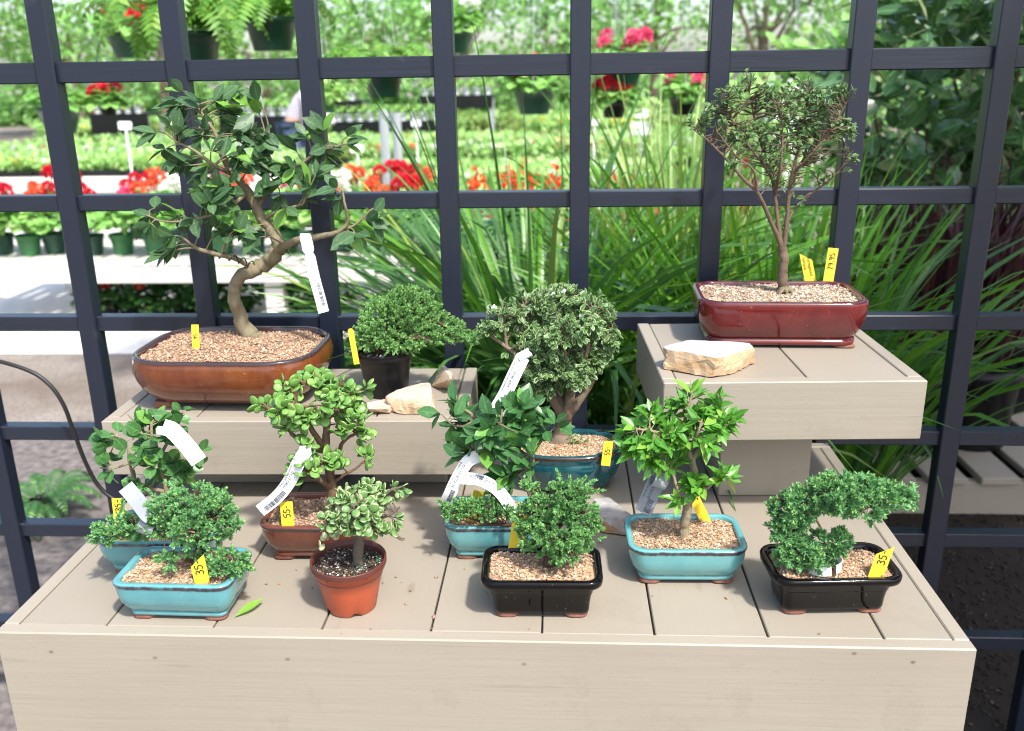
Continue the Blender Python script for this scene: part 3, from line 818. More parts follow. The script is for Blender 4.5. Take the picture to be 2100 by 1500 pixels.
def plant_label(label, pathpts, widths, wd, mat='white_tag', print_=None, bars=None, loop=None, shape=None, flip=False):
    """pathpts: world points along the strip; widths: side vector at each point (unit)"""
    P = spline(np.array(pathpts), 6); B = unit(spline(np.array(widths, float), 6)); n = len(P)
    T = unit(np.gradient(P, axis=0)); B = unit(B - T * (B * T).sum(1)[:, None]); Nn = np.cross(T, B)
    vis = -(Nn * (P - CAM)).sum(1).mean(); sg = 1 if vis > 0 else -1
    t = thing('plant_label', P[0], label, 'plant label', 'white strip labels')
    seg = np.concatenate([[0], np.cumsum(np.linalg.norm(np.diff(P, axis=0), axis=1))]); L = seg[-1]
    wv = np.full(n, wd / 2)
    if shape == 'notch':
        s = seg / L; wv = wd / 2 * np.where(np.abs(s - .24) < .03, .72, np.where(s < .2, 1.05, 1))
    lo = []
    for i in range(n):
        a = P[i] + B[i] * wv[i]; b = P[i] - B[i] * wv[i]; o = Nn[i] * .00025
        lo.append(np.array([a + o, b + o, b - o, a - o]))
    mb = MB(); mb.loft(lo, None, True, True); mb.build('strip', M[mat], t, smooth=False)
    def fn(u, v, off=.0006):
        i = min(max(np.searchsorted(seg, u) - 1, 0), n - 2); k = (u - seg[i]) / (seg[i + 1] - seg[i])
        return P[i] + (P[i + 1] - P[i]) * k + B[i] * v + Nn[i] * off * sg
    mb = MB()
    if bars:
        rng = np.random.default_rng(5); u = L * bars[0]
        while u < L * bars[1]:
            b = rng.uniform(.0005, .0013)
            q = [fn(u, wd * bars[2]), fn(u + b, wd * bars[2]), fn(u + b, wd * bars[3]), fn(u, wd * bars[3])]
            mb.add(q, [(0, 1, 2, 3)]); u += b + rng.uniform(.0004, .0011)
    for (s, u0, v0, size, dirn) in (print_ or []):
        v, f = text_mesh(s, size)
        if dirn > 0: q = [fn(L * u0 + a, wd * v0 + b * (1 if sg > 0 else -1)) for a, b in v]
        else: q = [fn(L * u0 - a, wd * v0 - b * (1 if sg > 0 else -1)) for a, b in v]
        mb.add(q, f)
    if mb.n: mb.build('print', M['ink_grey'], t, smooth=False)
    if loop is not None:
        mb = MB(); c, ax, rr, w2 = loop; ax = unit(ax)
        u = unit(np.cross(ax, [0, 1, .2])); v = np.cross(ax, u); lo = []
        for k in range(15):
            a = R(300 * k / 14 - 60)
            q = np.array(c) + (u * math.cos(a) + v * math.sin(a)) * rr; o = (u * math.cos(a) + v * math.sin(a)) * .0005
            lo.append(np.array([q + ax * w2 + o, q - ax * w2 + o, q - ax * w2 - o, q + ax * w2 - o]))
        mb.loft(lo, None, True, True); mb.build('loop', M[mat], t, smooth=False)
    return t
IMG_R = R2; IMG_U = U2
def tilt(deg, back=.0):
    """unit vectors in a plane facing the viewer: up direction leaning deg to the right, side direction"""
    a = R(deg); up = math.sin(a) * RT + math.cos(a) * np.array([0, 0, 1.0]) + back * np.array([0, 1.0, 0])
    sd = math.cos(a) * RT - math.sin(a) * np.array([0, 0, 1.0])
    return unit(up), unit(sd)

patch('mulch', 'dark bark mulch on the ground under the right end of the trellis', [(.15, 1.2), (2.4, 1.0), (3.2, 2.2), (3.2, 3.4), (2.4, 4.5), (.9, 4.3), (.1, 3.2)], M['mulch'], .006, 30000, 5, .0055)
patch('gravel', 'grey brown soil and gravel on the ground at the left behind the trellis', [(-2.4, 1.3), (-.2, 1.3), (-.1, 3.0), (-.5, 4.2), (-1.1, 3.9), (-1.5, 3.4), (-2.2, 3.6), (-2.8, 2.4)], plain('grey_soil', (.155, .135, .125), .95, .45, 30, .2, .5), .004)
# ================================================================== BONSAI
def new_plant(name, cx, cy, z, label, cat='bonsai', group='bonsai for sale'):
    return thing(name, (cx, cy, z), label, cat, group)

# ---- A: big ficus in the brown pot
A = new_plant('ficus_bonsai', -.557, 1.487, ZL, 'largest bonsai, S-curved ficus with dark oval leaves in a wide chestnut brown pot')
pot(A, -.570, 1.484, ZL, .322, .236, .092, .078, 'bulge', 'brown', R(-1))
rng = np.random.default_rng(11)
A_Y = float(atz(515, 697, ZL + .081)[1])
soil(A, -.570, 1.484, ZL + .0835, .294, .208, .066, 'gravel_red', R(-1), 'rect', .0021, 1, .006, at(515, 697, A_Y), 3)
mb = MB()
brA = [[(520, 703, 0, 25), (513, 690, 0, 19), (496, 657, 0, 15), (483, 622, -.01, 13.5), (480, 592, -.01, 13), (496, 566, -.01, 13.5), (533, 547, 0, 15), (563, 526, 0, 15), (570, 500, 0, 13), (555, 470, 0, 12), (535, 445, 0, 11), (520, 415, 0, 10), (503, 385, 0, 8.5), (478, 358, 0, 7), (462, 330, 0, 7), (448, 300, 0, 5), (440, 270, 0, 4), (415, 235, 0, 3), (395, 205, 0, 2)],
 [(562, 520, 0, 10), (600, 497, -.03, 8), (645, 487, -.05, 7), (688, 478, -.06, 5), (712, 458, -.06, 4), (708, 425, -.07, 3), (703, 395, -.07, 2)],
 [(690, 478, -.06, 3), (730, 460, -.05, 2.5), (765, 428, -.05, 2)],
 [(520, 552, 0, 7), (485, 532, -.03, 5), (445, 522, -.05, 4.5), (405, 510, -.06, 4), (372, 485, -.07, 2)],
 [(525, 425, 0, 8), (550, 395, .02, 6), (585, 365, .03, 4.5), (620, 335, .03, 3.5), (655, 310, .03, 2.5), (695, 300, .03, 2)],
 [(470, 345, 0, 5), (490, 310, .04, 4), (520, 285, .05, 3), (560, 275, .05, 2)],
 [(482, 360, 0, 5), (440, 340, -.04, 4), (400, 310, -.05, 3), (360, 290, -.05, 2)],
 [(505, 398, 0, 5), (460, 430, -.04, 3.5), (400, 450, -.06, 2.5), (340, 455, -.07, 2), (300, 442, -.07, 1.5)],
 [(540, 450, 0, 5), (580, 430, -.03, 3), (620, 420, -.04, 2)]]
nd = skeleton(brA, A_Y, mb, 12, .07, rng)
clA = [(375, 205, 0, 40, 35, 8), (425, 245, 0, 55, 45, 12), (350, 285, -.05, 38, 35, 7), (415, 335, -.04, 50, 40, 11), (495, 285, .02, 45, 40, 10), (560, 285, .04, 50, 35, 10), (635, 305, .03, 50, 35, 9), (600, 350, .02, 45, 30, 8), (695, 295, .03, 28, 25, 4), (470, 225, .03, 30, 30, 5), (560, 385, .0, 40, 25, 6), (320, 445, -.06, 40, 22, 6), (390, 470, -.06, 50, 35, 9), (360, 515, -.06, 30, 15, 4), (500, 480, -.05, 50, 30, 7), (700, 400, -.07, 22, 22, 4), (750, 440, -.05, 28, 20, 5), (720, 482, -.06, 22, 15, 3), (650, 375, -.02, 30, 22, 5), (610, 420, -.04, 35, 20, 5), (440, 385, -.05, 45, 30, 8), (520, 205, .05, 18, 14, 2), (670, 280, .02, 10, 22, 2), (450, 410, -.06, 40, 25, 6), (540, 340, .0, 40, 25, 6), (480, 330, -.02, 35, 25, 5)]
tw = grow_twigs(nd, cluster_targets([c[:3] + (c[3] * 1.05, c[4] * .9, max(2, int(c[5] * .78))) for c in clA], A_Y, rng), mb, rng, .0007, .0017, zmin=.36)
mb.build('trunk', M['bark_f'], A)
mb = MB(); leaf_on_twigs(mb, T_FIC, tw, rng, .024, .042, .0112, .42, 55, .25, .7, young=.09)
mb.build('foliage', M['ficus'], A)
mb = MB()
base = brA[0]
S = spline(np.array([at(x, y, A_Y) for x, y in ((560, 500), (585, 512), (610, 497), (640, 487))]), 5)
for path, r in ((S, .010), (spline(np.array([at(x, y, A_Y - .04) for x, y in ((520, 545), (485, 532), (445, 522), (405, 510))]), 5), .006)):
    n = 90; i = np.linspace(0, len(path) - 1.001, n); k = i.astype(int); q = path[k] + (path[np.minimum(k + 1, len(path) - 1)] - path[k]) * (i - k)[:, None]
    a = np.linspace(0, 6.283 * 6, n)[:, None]
    mb.tube(q + r * (np.cos(a) * np.array([0, .8, 0]) + np.sin(a) * np.array([.2, 0, 1])), .0011, 6)
mb.build('training_wire', M['wire'], A)

# ---- B: juniper in the black nursery pot
def nursery_pot(parent, cx, cy, z0, rt, rb, H, mat, rimmat=None, lip=.006, notch=False):
    mb = MB(); a = np.linspace(0, 2 * math.pi, 40, endpoint=False); lo = []
    prof = [(0, rb * .97), (.02, rb), (.5, (rb + rt * .93) / 2), (.80, rt * .925), (.81, rt * .955), (.87, rt * .96), (.885, rt * .99), (.89, rt), (.985, rt * 1.005), (1, rt), (1, rt - .0022), (.9, rt * .93), (.72, rt * .90)]
    for h, r in prof: lo.append(np.stack([cx + r * np.cos(a), cy + r * np.sin(a), np.full(40, z0 + h * H)], 1))
    if notch:
        for i in range(40):
            if i % 8 in (0, 1): lo[0][i, 2] += .005; lo[1][i, 2] += .004
    mb.loft(lo[:8] if rimmat else lo)
    p = mb.build('pot', M[mat], parent)
    if rimmat:
        mb = MB(); mb.loft(lo[7:], None, False); mb.build('rim', M[rimmat], p)
    return p
B = new_plant('juniper_plant', -.306, 1.487, ZL, 'soft green juniper leaning right in a round black plastic pot')
nursery_pot(B, -.306, 1.487, ZL, .0500, .0365, .080, 'bpot')
soil(B, -.306, 1.487, ZL + .069, .092, .092, .046, 'potting', 0, 'round', .002, 1, .003, None, 5)
rng = np.random.default_rng(12); B_Y = 1.487
mb = MB()
brB = [[(776, 735, 0, 9), (778, 712, 0, 8), (790, 690, 0, 7), (815, 670, 0, 6), (845, 655, 0, 5), (880, 655, 0, 4), (915, 670, 0, 3), (950, 690, 0, 2), (972, 697, 0, 1.5)],
 [(780, 710, 0, 6), (765, 690, -.01, 4), (755, 665, 0, 3)], [(790, 690, 0, 6), (795, 660, .01, 4), (800, 625, .01, 3)], [(815, 670, 0, 5), (840, 640, .0, 3), (870, 620, .01, 2)], [(830, 662, 0, 5), (860, 690, -.03, 3), (880, 700, -.04, 2)]]
nd = skeleton(brB, B_Y, mb, 7, .06, rng)
clB = [(795, 660, 0, 55, 48, 120), (845, 640, 0, 52, 42, 100), (880, 672, 0, 42, 34, 60), (762, 690, -.005, 30, 30, 45), (820, 700, -.03, 50, 20, 45), (925, 680, 0, 28, 22, 32), (962, 695, 0, 18, 11, 14), (830, 610, .0, 30, 16, 22), (740, 700, 0, 14, 14, 8)]
T = cluster_targets([c[:5] + (int(c[5] * 2.6),) for c in clB], B_Y, rng, .45)
tw = grow_twigs(nd, T[::6], mb, rng, .0004, .001)
mb.build('trunk', M['bark_j'], B)
mb = MB(); cen = np.array([at(820, 680, B_Y)])
tufts(mb, T, unit(T - cen) + np.array([0.25, -.1, .35]) + rng.normal(size=T.shape) * .45, rng, 40, .012, .0050, .00115, 52)
mb.build('foliage', M['jun_lt'], B)

# ---- C: variegated serissa in the deep teal lobed pot
C = new_plant('serissa_bonsai', .008, 1.437, 0, 'bushy cream-edged serissa in the deep teal oval lobed pot')
pot(C, .008, 1.437, 0, .196, .135, .078, .05, 'oval', 'dteal', R(1.5), 'oval')
C_Y = float(atz(1152, 903, .075)[1])
soil(C, .008, 1.437, .070, .176, .116, .05, 'gravel', R(1.5), 'oval', .0016, 1, .005, at(1155, 905, C_Y), 7)
rng = np.random.default_rng(13); mb = MB()
brC = [[(1150, 908, 0, 27), (1152, 893, 0, 19), (1156, 870, 0, 15), (1163, 842, 0, 13), (1170, 800, 0, 10), (1172, 750, .01, 7), (1175, 690, .01, 4), (1180, 640, .01, 2)],
 [(1156, 860, 0, 11), (1125, 805, -.01, 8), (1100, 765, -.02, 7), (1062, 730, -.03, 5), (1022, 700, -.03, 3.5), (990, 678, -.03, 2)],
 [(1158, 845, 0, 10), (1135, 785, .02, 7), (1122, 720, .03, 5), (1130, 660, .03, 3)],
 [(1165, 850, 0, 11), (1200, 805, 0, 8), (1225, 755, 0, 6), (1245, 705, 0, 4), (1256, 670, 0, 2)],
 [(1168, 815, 0, 8), (1195, 755, -.03, 5), (1210, 690, -.03, 3), (1215, 640, -.02, 2)],
 [(1110, 775, -.02, 6), (1098, 720, 0, 4), (1085, 665, 0, 3), (1075, 630, 0, 2)],
 [(1040, 715, -.03, 4), (1035, 680, -.03, 3), (1030, 650, -.03, 2)], [(1140, 790, .0, 6), (1160, 740, -.04, 4), (1150, 690, -.05, 2)]]
nd = skeleton(brC, C_Y, mb, 9, .07, rng)
clC = [(1035, 655, -.02, 42, 34, 26), (1090, 635, 0, 50, 38, 34), (1150, 615, .01, 55, 26, 34), (1210, 640, 0, 50, 36, 34), (1240, 685, 0, 30, 42, 26), (1170, 680, -.02, 65, 42, 42), (1110, 700, -.02, 55, 35, 32), (1150, 745, -.03, 55, 30, 24), (1200, 735, -.01, 42, 38, 24), (1000, 672, -.03, 20, 14, 7), (1085, 765, -.03, 26, 18, 9), (1130, 790, -.03, 40, 18, 9), (1060, 725, -.03, 25, 15, 8), (1235, 725, .0, 22, 25, 9), (1160, 600, .01, 30, 12, 10)]
tw = grow_twigs(nd, cluster_targets([c[:5] + (int(c[5] * 1.75),) for c in clC + [(1120, 745, -.05, 60, 40, 22), (1185, 770, -.05, 34, 26, 10), (1090, 800, -.05, 20, 14, 5), (1160, 665, -.05, 80, 50, 30)]], C_Y, rng, .3), mb, rng, .0005, .0013, zmin=.13)
mb.build('trunk', M['bark_g'], C)
mb = MB(); leaf_on_twigs(mb, T_SER, tw, rng, .0072, .0130, .0033, .45, 62, .3, 1.0, opp=True, whorl=4, young=0)
a = at(1185, 905, C_Y - .02); q = a + rng.normal(size=(26, 3)) * np.array([.008, .004, .006])
mb.leaves(T_SER, q, rng.normal(size=(26, 3)) + np.array([0, -.3, .6]), rng.normal(size=(26, 3)) * .4 + np.array([0, 0, 1]), .008, .0028, rng.uniform(.6, 1, 26))
mb.build('foliage', M['seriss'], C)
mb = MB()
for px, py in ((1013, 632), (1193, 650), (1212, 660), (1158, 600), (1134, 604)):
    p = at(px, py, C_Y - .05); n = 6; dd = unit(rng.normal(size=(n, 3)) + np.array([0, -.7, .5]))
    mb.leaves(T_SER, np.repeat(p[None], n, 0), dd, rng.normal(size=(n, 3)), .0062, .0026, rng.uniform(0, 1, n))
mb.build('blossom', M['p_white'], C)

# ---- D: tall serissa tree in the oxblood pot
D = new_plant('serissa_tree', .372, 1.536, ZR, 'twiggy vase-shaped serissa tree in the dark red rectangular pot')
pot(D, .370, 1.530, ZR, .280, .172, .081, .040, 'red', 'oxblood', R(-1.5))
D_Y = float(atz(1607, 602, ZR + .075)[1])
soil(D, .370, 1.530, ZR + .0745, .256, .148, .034, 'gravel_pale', R(-1.5), 'rect', .0020, 1, .004, at(1607, 602, D_Y), 9)
rng = np.random.default_rng(14); mb = MB()
brD = [[(1607, 606, 0, 17), (1607, 590, 0, 13), (1605, 560, 0, 11), (1607, 530, 0, 11), (1604, 505, 0, 10)],
 [(1604, 510, 0, 7), (1588, 470, -.01, 6), (1570, 430, -.02, 5.5), (1553, 395, -.03, 5), (1525, 368, -.03, 4.5), (1490, 328, -.04, 3.5), (1455, 292, -.04, 2.5), (1425, 268, -.04, 1.5)],
 [(1603, 510, 0, 8), (1596, 460, 0, 6), (1590, 410, .01, 5), (1582, 360, .01, 4), (1562, 300, .02, 3), (1545, 235, .02, 2), (1535, 185, .02, 1.3)],
 [(1606, 508, 0, 8), (1614, 455, 0, 6.5), (1618, 400, 0, 5.5), (1628, 345, 0, 4), (1645, 280, .01, 3), (1655, 215, .01, 2), (1660, 170, .01, 1.2)],
 [(1606, 470, .0, 4), (1630, 430, .02, 3.5), (1660, 400, .03, 3), (1695, 375, .03, 2.5), (1725, 345, .03, 2), (1740, 315, .03, 1.2)],
 [(1626, 355, 0, 4), (1660, 320, -.02, 3), (1700, 270, -.02, 2.4), (1735, 215, -.02, 1.6)],
 [(1582, 365, .0, 4), (1560, 330, -.03, 3), (1520, 280, -.03, 2.3), (1490, 225, -.03, 1.6), (1480, 190, -.03, 1)],
 [(1590, 400, .01, 4), (1600, 340, -.04, 3), (1605, 280, -.04, 2), (1600, 220, -.03, 1.2)],
 [(1553, 395, -.03, 4), (1545, 350, -.05, 3), (1510, 320, -.06, 2), (1470, 270, -.06, 1.4)],
 [(1628, 345, 0, 3), (1650, 340, .05, 2.4), (1690, 320, .06, 2), (1715, 290, .06, 1.2)]]
brD = [[(b[0], b[1], b[2], b[3] * (.78 if k else .92)) for b in br] for k, br in enumerate(brD)]
nd = skeleton(brD, D_Y, mb, 8, .07, rng)
clD = [(1435, 250, -.04, 28, 25, 16), (1475, 232, -.03, 38, 32, 24), (1500, 190, -.03, 30, 26, 17), (1530, 165, .02, 20, 16, 9), (1562, 205, .02, 42, 32, 26), (1605, 215, -.02, 42, 34, 26), (1642, 185, .01, 32, 28, 17), (1682, 208, -.01, 42, 32, 26), (1728, 190, -.02, 22, 16, 9), (1738, 255, 0, 16, 24, 10), (1700, 262, .0, 42, 30, 24), (1650, 272, .0, 46, 32, 26), (1590, 285, -.02, 46, 34, 26), (1530, 275, -.03, 42, 32, 24), (1480, 285, -.04, 34, 24, 16), (1740, 330, .03, 12, 26, 8), (1600, 345, -.02, 26, 15, 7), (1560, 330, -.03, 30, 20, 9), (1655, 315, .02, 34, 22, 11), (1510, 325, -.05, 28, 20, 8), (1690, 360, .03, 26, 18, 6), (1590, 375, -.01, 20, 14, 6), (1635, 405, .02, 26, 14, 4)]
tg = cluster_targets(clD, D_Y, rng, .2)
tw = grow_twigs(nd, tg, mb, rng, .0006, .0014, lift=.1, zmin=.48)
tw2 = grow_twigs(nd, cluster_targets([(1490, 280, -.03, 50, 45, 36), (1560, 310, 0, 55, 60, 56), (1630, 320, 0, 60, 60, 56), (1690, 300, 0, 50, 50, 42), (1590, 230, 0, 130, 55, 80), (1520, 230, -.02, 70, 50, 44), (1680, 240, .0, 60, 55, 44), (1600, 360, 0, 60, 30, 40)], D_Y, rng), mb, rng, .0005, .0011, lift=.03, zmin=.46)
mb.build('trunk', M['bark_d'], D)
mb = MB(); leaf_on_twigs(mb, T_SER, tw, rng, .0085, .0108, .0027, .55, 58, .4, 1.0, opp=True, whorl=4, young=0)
mb.build('foliage', M['seriss2'], D)
mb = MB(); p0 = at(1610, 602, D_Y - .012)
for k in range(7):
    a = k * .9 + .3; L = rng.uniform(.012, .024)
    mb.tube(spline(np.array([p0 + [0, 0, .006], p0 + [math.cos(a) * L * .5, math.sin(a) * L * .4, .006], p0 + [math.cos(a) * L, math.sin(a) * L * .7, -.004]]), 4), np.linspace(.006, .002, 9), 7, .5, True, .15, rng)
mb.build('root', M['bark_f'], D)

# ---- E: small round-leaved plant, back left, turquoise pot
E_ = new_plant('water_jasmine_bonsai', -.583, 1.158, 0, 'round-leaved shrub in the turquoise pot at the back, left end of the table')
pot(E_, -.583, 1.158, 0, .165, .105, .060, .024, 'teal', 'teal2', R(1))
soil(E_, -.583, 1.158, .0545, .147, .087, .018, 'gravel_red', R(1), 'rect', .0018, 1, .003, None, 11)
rng = np.random.default_rng(15); E_Y = 1.165; mb = MB()
brE = [[(330, 1072, 0, 9), (338, 1040, 0, 7), (342, 1005, 0, 6.5), (335, 970, 0, 6), (322, 935, 0, 5), (312, 900, 0, 4), (310, 868, 0, 2.5)],
 [(340, 1010, 0, 4.5), (305, 1000, -.01, 4), (278, 985, -.01, 3.5), (266, 950, -.02, 3), (260, 915, -.02, 2.2), (235, 890, -.02, 1.5)],
 [(340, 985, 0, 4), (365, 965, .01, 3), (385, 945, .01, 2.2), (410, 935, .01, 1.5)], [(325, 940, 0, 4), (345, 905, .02, 3), (360, 875, .02, 2), (375, 845, .02, 1.4)],
 [(266, 950, -.02, 2.6), (235, 960, -.02, 2), (205, 960, -.02, 1.4)], [(312, 905, 0, 3), (285, 875, .02, 2), (262, 850, .02, 1.4)]]
nd = skeleton(brE, E_Y, mb, 7, .05, rng)
clE = [(238, 905, -.02, 34, 22, 7), (285, 875, .01, 34, 24, 8), (338, 862, .02, 36, 22, 8), (372, 842, .02, 14, 10, 2), (225, 955, -.02, 28, 20, 5), (300, 935, -.02, 34, 26, 7), (345, 955, .0, 38, 30, 8), (380, 960, .01, 28, 26, 6), (355, 990, 0, 30, 16, 4), (262, 985, -.02, 26, 14, 3), (330, 900, 0, 35, 22, 6), (405, 930, .01, 12, 12, 2), (295, 995, -.02, 24, 12, 3)]
tw = grow_twigs(nd, cluster_targets(clE, E_Y, rng), mb, rng, .0005, .0011, lift=.1, zmin=.08)
mb.build('trunk', M['bark_l'], E_)
mb = MB(); leaf_on_twigs(mb, T_RND, tw, rng, .013, .0235, .0097, .5, 55, .25, .7, young=.09, whorl=2)
mb.build('foliage', M['round'], E_)

# ---- generic juniper builder
def juniper(o, Y, branches, clusters, seed, fol='jun', n=34, shoot=.010, ln=.0068, cen=None, up=.45, wd=.0007, zmin=-9, shoots=.045):
    rng = np.random.default_rng(seed); mb = MB(); clusters = [(c[0], c[1] + 7, c[2], c[3] * .93, c[4] * .88, int(c[5] * 1.3)) for c in clusters]
    nd = skeleton(branches, Y, mb, 8, .10, rng)
    T = cluster_targets(clusters, Y, rng, .45)
    tw = grow_twigs(nd, T[::3], mb, rng, .0004, .0011, zmin=zmin)
    mb.build('trunk', M['bark_j'], o)
    mb = MB()
    D_ = []
    k = 0
    for c in clusters:
        cc = at(c[0], c[1], Y + c[2]); m = c[5]; D_.append(unit(T[k:k + m] - cc)); k += m
    D_ = np.concatenate(D_) + np.array([0, -.12, up]) + rng.normal(size=T.shape) * .35
    for q in [i for i in rng.integers(0, len(T), int(len(T) * shoots)) if D_[i][2] > .25]:                # longer shoots break the outline
        dd = unit(D_[q] + rng.normal(size=3) * .3); m = int(rng.integers(2, 4))
        T = np.vstack([T] + [T[q] + dd * .0085 * (s + 1) for s in range(m)]); D_ = np.vstack([D_] + [dd[None]] * m)
    tufts(mb, T, D_, rng, n, shoot, ln, wd)
    mb.build('foliage', M[fol], o)

# ---- F: front-left juniper
F_ = new_plant('juniper_bonsai', -.500, 1.046, 0, 'juniper with a branch sweeping left, in the turquoise pot at the front left')
pot(F_, -.505, 1.044, 0, .160, .104, .061, .020, 'teal', 'teal2', R(-1))
F_Y = float(atz(408, 1168, .058)[1])
soil(F_, -.505, 1.044, .0555, .142, .086, .015, 'gravel', R(-1), 'rect', .0018, 1, .003, at(408, 1168, F_Y), 13)
brF = [[(408, 1172, 0, 13), (405, 1150, 0, 10), (410, 1125, 0, 9), (408, 1095, .0, 8), (398, 1060, .01, 6), (390, 1030, .01, 4), (400, 1010, .01, 2)],
 [(404, 1085, .0, 6), (370, 1060, .01, 5), (330, 1058, .02, 4), (285, 1070, .03, 3), (240, 1085, .035, 2.4), (205, 1098, .035, 1.5)],
 [(408, 1130, 0, 6), (435, 1135, -.01, 4), (465, 1140, -.015, 3), (485, 1145, -.015, 2)], [(408, 1090, 0, 5), (435, 1070, 0, 4), (465, 1050, 0, 2.5)],
 [(400, 1150, 0, 4), (370, 1152, -.02, 3), (345, 1150, -.025, 2)], [(408, 1110, 0, 5), (440, 1105, 0, 3), (460, 1095, 0, 2)]]
clF = [(405, 1018, .005, 62, 22, 70), (355, 1040, .01, 45, 32, 70), (440, 1045, 0, 38, 40, 66), (398, 1080, -.015, 40, 42, 80), (340, 1072, .015, 32, 22, 38), (472, 1075, 0, 20, 26, 26), (464, 1148, -.015, 40, 24, 66), (496, 1158, -.012, 14, 14, 16), (235, 1080, .035, 40, 20, 44), (275, 1068, .03, 36, 22, 40), (315, 1062, .02, 28, 20, 28), (210, 1095, .035, 18, 12, 12), (343, 1148, -.025, 18, 12, 14), (405, 1122, 0, 26, 14, 14), (290, 1090, .03, 25, 12, 14)]
juniper(F_, F_Y, brF, clF, 16, 'jun', 30, .0095, .0066, None, .5, .00105)

# ---- G: elephant bush in the brown pot
G_ = new_plant('elephant_bush_bonsai', -.356, 1.210, 0, 'tall elephant bush with glossy round leaves in the small red-brown pot')
pot(G_, -.356, 1.210, 0, .176, .118, .062, .030, 'teal', 'brown2', R(1), 'rect', True, 'brown2')
G_Y = float(atz(682, 1058, .058)[1])
soil(G_, -.356, 1.210, .0560, .158, .100, .024, 'gravel_red', R(1), 'rect', .0021, 1, .003, at(682, 1058, G_Y), 15)
rng = np.random.default_rng(17); mb = MB()
brG = [[(682, 1060, 0, 12), (682, 1025, 0, 11), (678, 985, 0, 10), (674, 945, 0, 10), (668, 915, 0, 9), (670, 875, 0, 7), (672, 835, 0, 6), (665, 805, 0, 5), (655, 780, 0, 4), (640, 765, 0, 2.5)],
 [(666, 922, 0, 7), (645, 890, -.01, 6), (625, 858, -.02, 5), (610, 830, -.02, 3.5), (598, 800, -.02, 2.5)],
 [(662, 925, 0, 6), (625, 915, -.02, 5), (608, 900, -.02, 4.5), (585, 875, -.02, 4), (562, 850, -.02, 3), (540, 828, -.02, 2)],
 [(680, 1000, 0, 6), (655, 985, -.03, 5), (635, 965, -.03, 4), (615, 945, -.03, 3), (605, 935, -.03, 2)],
 [(676, 960, 0, 6), (692, 930, .01, 5), (705, 905, .01, 4), (728, 890, .01, 3), (745, 880, .01, 2)],
 [(682, 990, 0, 4), (705, 975, -.01, 3.2), (728, 962, -.01, 2.6), (748, 945, -.01, 2)],
 [(671, 860, 0, 5), (690, 840, .02, 4), (705, 815, .02, 3), (730, 805, .02, 2.5), (750, 795, .02, 1.6)], [(672, 835, 0, 4), (695, 800, -.01, 3), (700, 775, -.01, 2)],
 [(660, 800, 0, 4), (625, 785, -.01, 3), (600, 775, -.01, 2)], [(670, 850, 0, 4), (640, 835, -.02, 3), (605, 835, -.03, 2), (575, 830, -.03, 1.5)]]
nd = skeleton(brG, G_Y, mb, 9, .05, rng)
clG = [(622, 775, 0, 20, 18, 6), (600, 795, -.01, 30, 16, 7), (545, 838, -.02, 24, 20, 7), (590, 838, -.03, 34, 20, 9), (655, 785, 0, 24, 18, 6), (690, 790, -.01, 28, 18, 7), (715, 815, .02, 24, 20, 7), (750, 795, .02, 10, 8, 2), (700, 870, .0, 34, 22, 8), (742, 888, .01, 14, 12, 4), (600, 875, -.02, 24, 16, 5), (635, 850, -.02, 34, 20, 8), (640, 945, -.03, 34, 22, 8), (625, 915, -.03, 20, 16, 4), (690, 945, -.02, 22, 14, 5), (748, 945, -.01, 14, 12, 4), (735, 852, .01, 22, 16, 5), (675, 825, -.03, 24, 20, 6), (610, 970, -.03, 18, 12, 3)]
tw = grow_twigs(nd, cluster_targets(clG, G_Y, rng), mb, rng, .0008, .0018, lift=.05, zmin=.10)
mb.build('trunk', M['bark_p'], G_)
mb = MB(); leaf_on_twigs(mb, T_JADE, tw, rng, .0185, .0190, .0088, .45, 62, .25, .55, opp=True, whorl=3, young=.12)
mb.build('foliage', M['jade'], G_)

# ---- H: variegated elephant bush in the terracotta plastic pot
H_ = new_plant('variegated_elephant_bush', -.283, 1.053, 0, 'cream-edged elephant bush in the round terracotta coloured plastic pot')
nursery_pot(H_, -.283, 1.053, 0, .0505, .0345, .071, 'rpot', 'rpot_in', notch=True)
H_Y = float(atz(733, 1160, .060)[1])
soil(H_, -.283, 1.053, .0600, .094, .094, .046, 'potting', 0, 'round', .0016, 1.2, .002, None, 17)
rng = np.random.default_rng(18); mb = MB()
brH = [[(733, 1168, 0, 12), (734, 1150, 0, 11), (735, 1125, 0, 11), (738, 1100, 0, 10), (742, 1078, 0, 8), (745, 1050, 0, 5), (748, 1020, 0, 3)], [(737, 1100, 0, 6), (705, 1085, -.01, 4), (680, 1075, -.02, 3), (660, 1090, -.02, 2)], [(740, 1085, 0, 6), (770, 1070, 0, 4), (800, 1055, 0, 3), (820, 1040, 0, 2)], [(742, 1075, 0, 5), (770, 1040, .01, 4), (795, 1010, .01, 3), (825, 998, .01, 2)], [(740, 1080, 0, 5), (715, 1050, 0, 4), (695, 1015, 0, 2)], [(740, 1080, 0, 4), (735, 1060, -.03, 3), (725, 1040, -.04, 2)]]
nd = skeleton(brH, H_Y, mb, 9, .04, rng)
clH = [(735, 1020, 0, 50, 28, 26), (700, 1040, -.01, 40, 30, 20), (775, 1040, 0, 36, 30, 18), (730, 1065, -.03, 50, 26, 22), (790, 1075, 0, 30, 20, 9), (670, 1080, -.02, 20, 18, 7), (815, 1003, .01, 16, 10, 4), (755, 1000, .0, 26, 12, 7), (690, 1065, -.02, 26, 20, 9), (740, 1045, -.04, 40, 24, 14)]
tw = grow_twigs(nd, cluster_targets(clH, H_Y, rng, .3), mb, rng, .0007, .0014, zmin=.08)
mb.build('trunk', bark('banded_grey_trunk', (.09, .07, .05), (.20, .165, .12), 60, 2.0), H_)
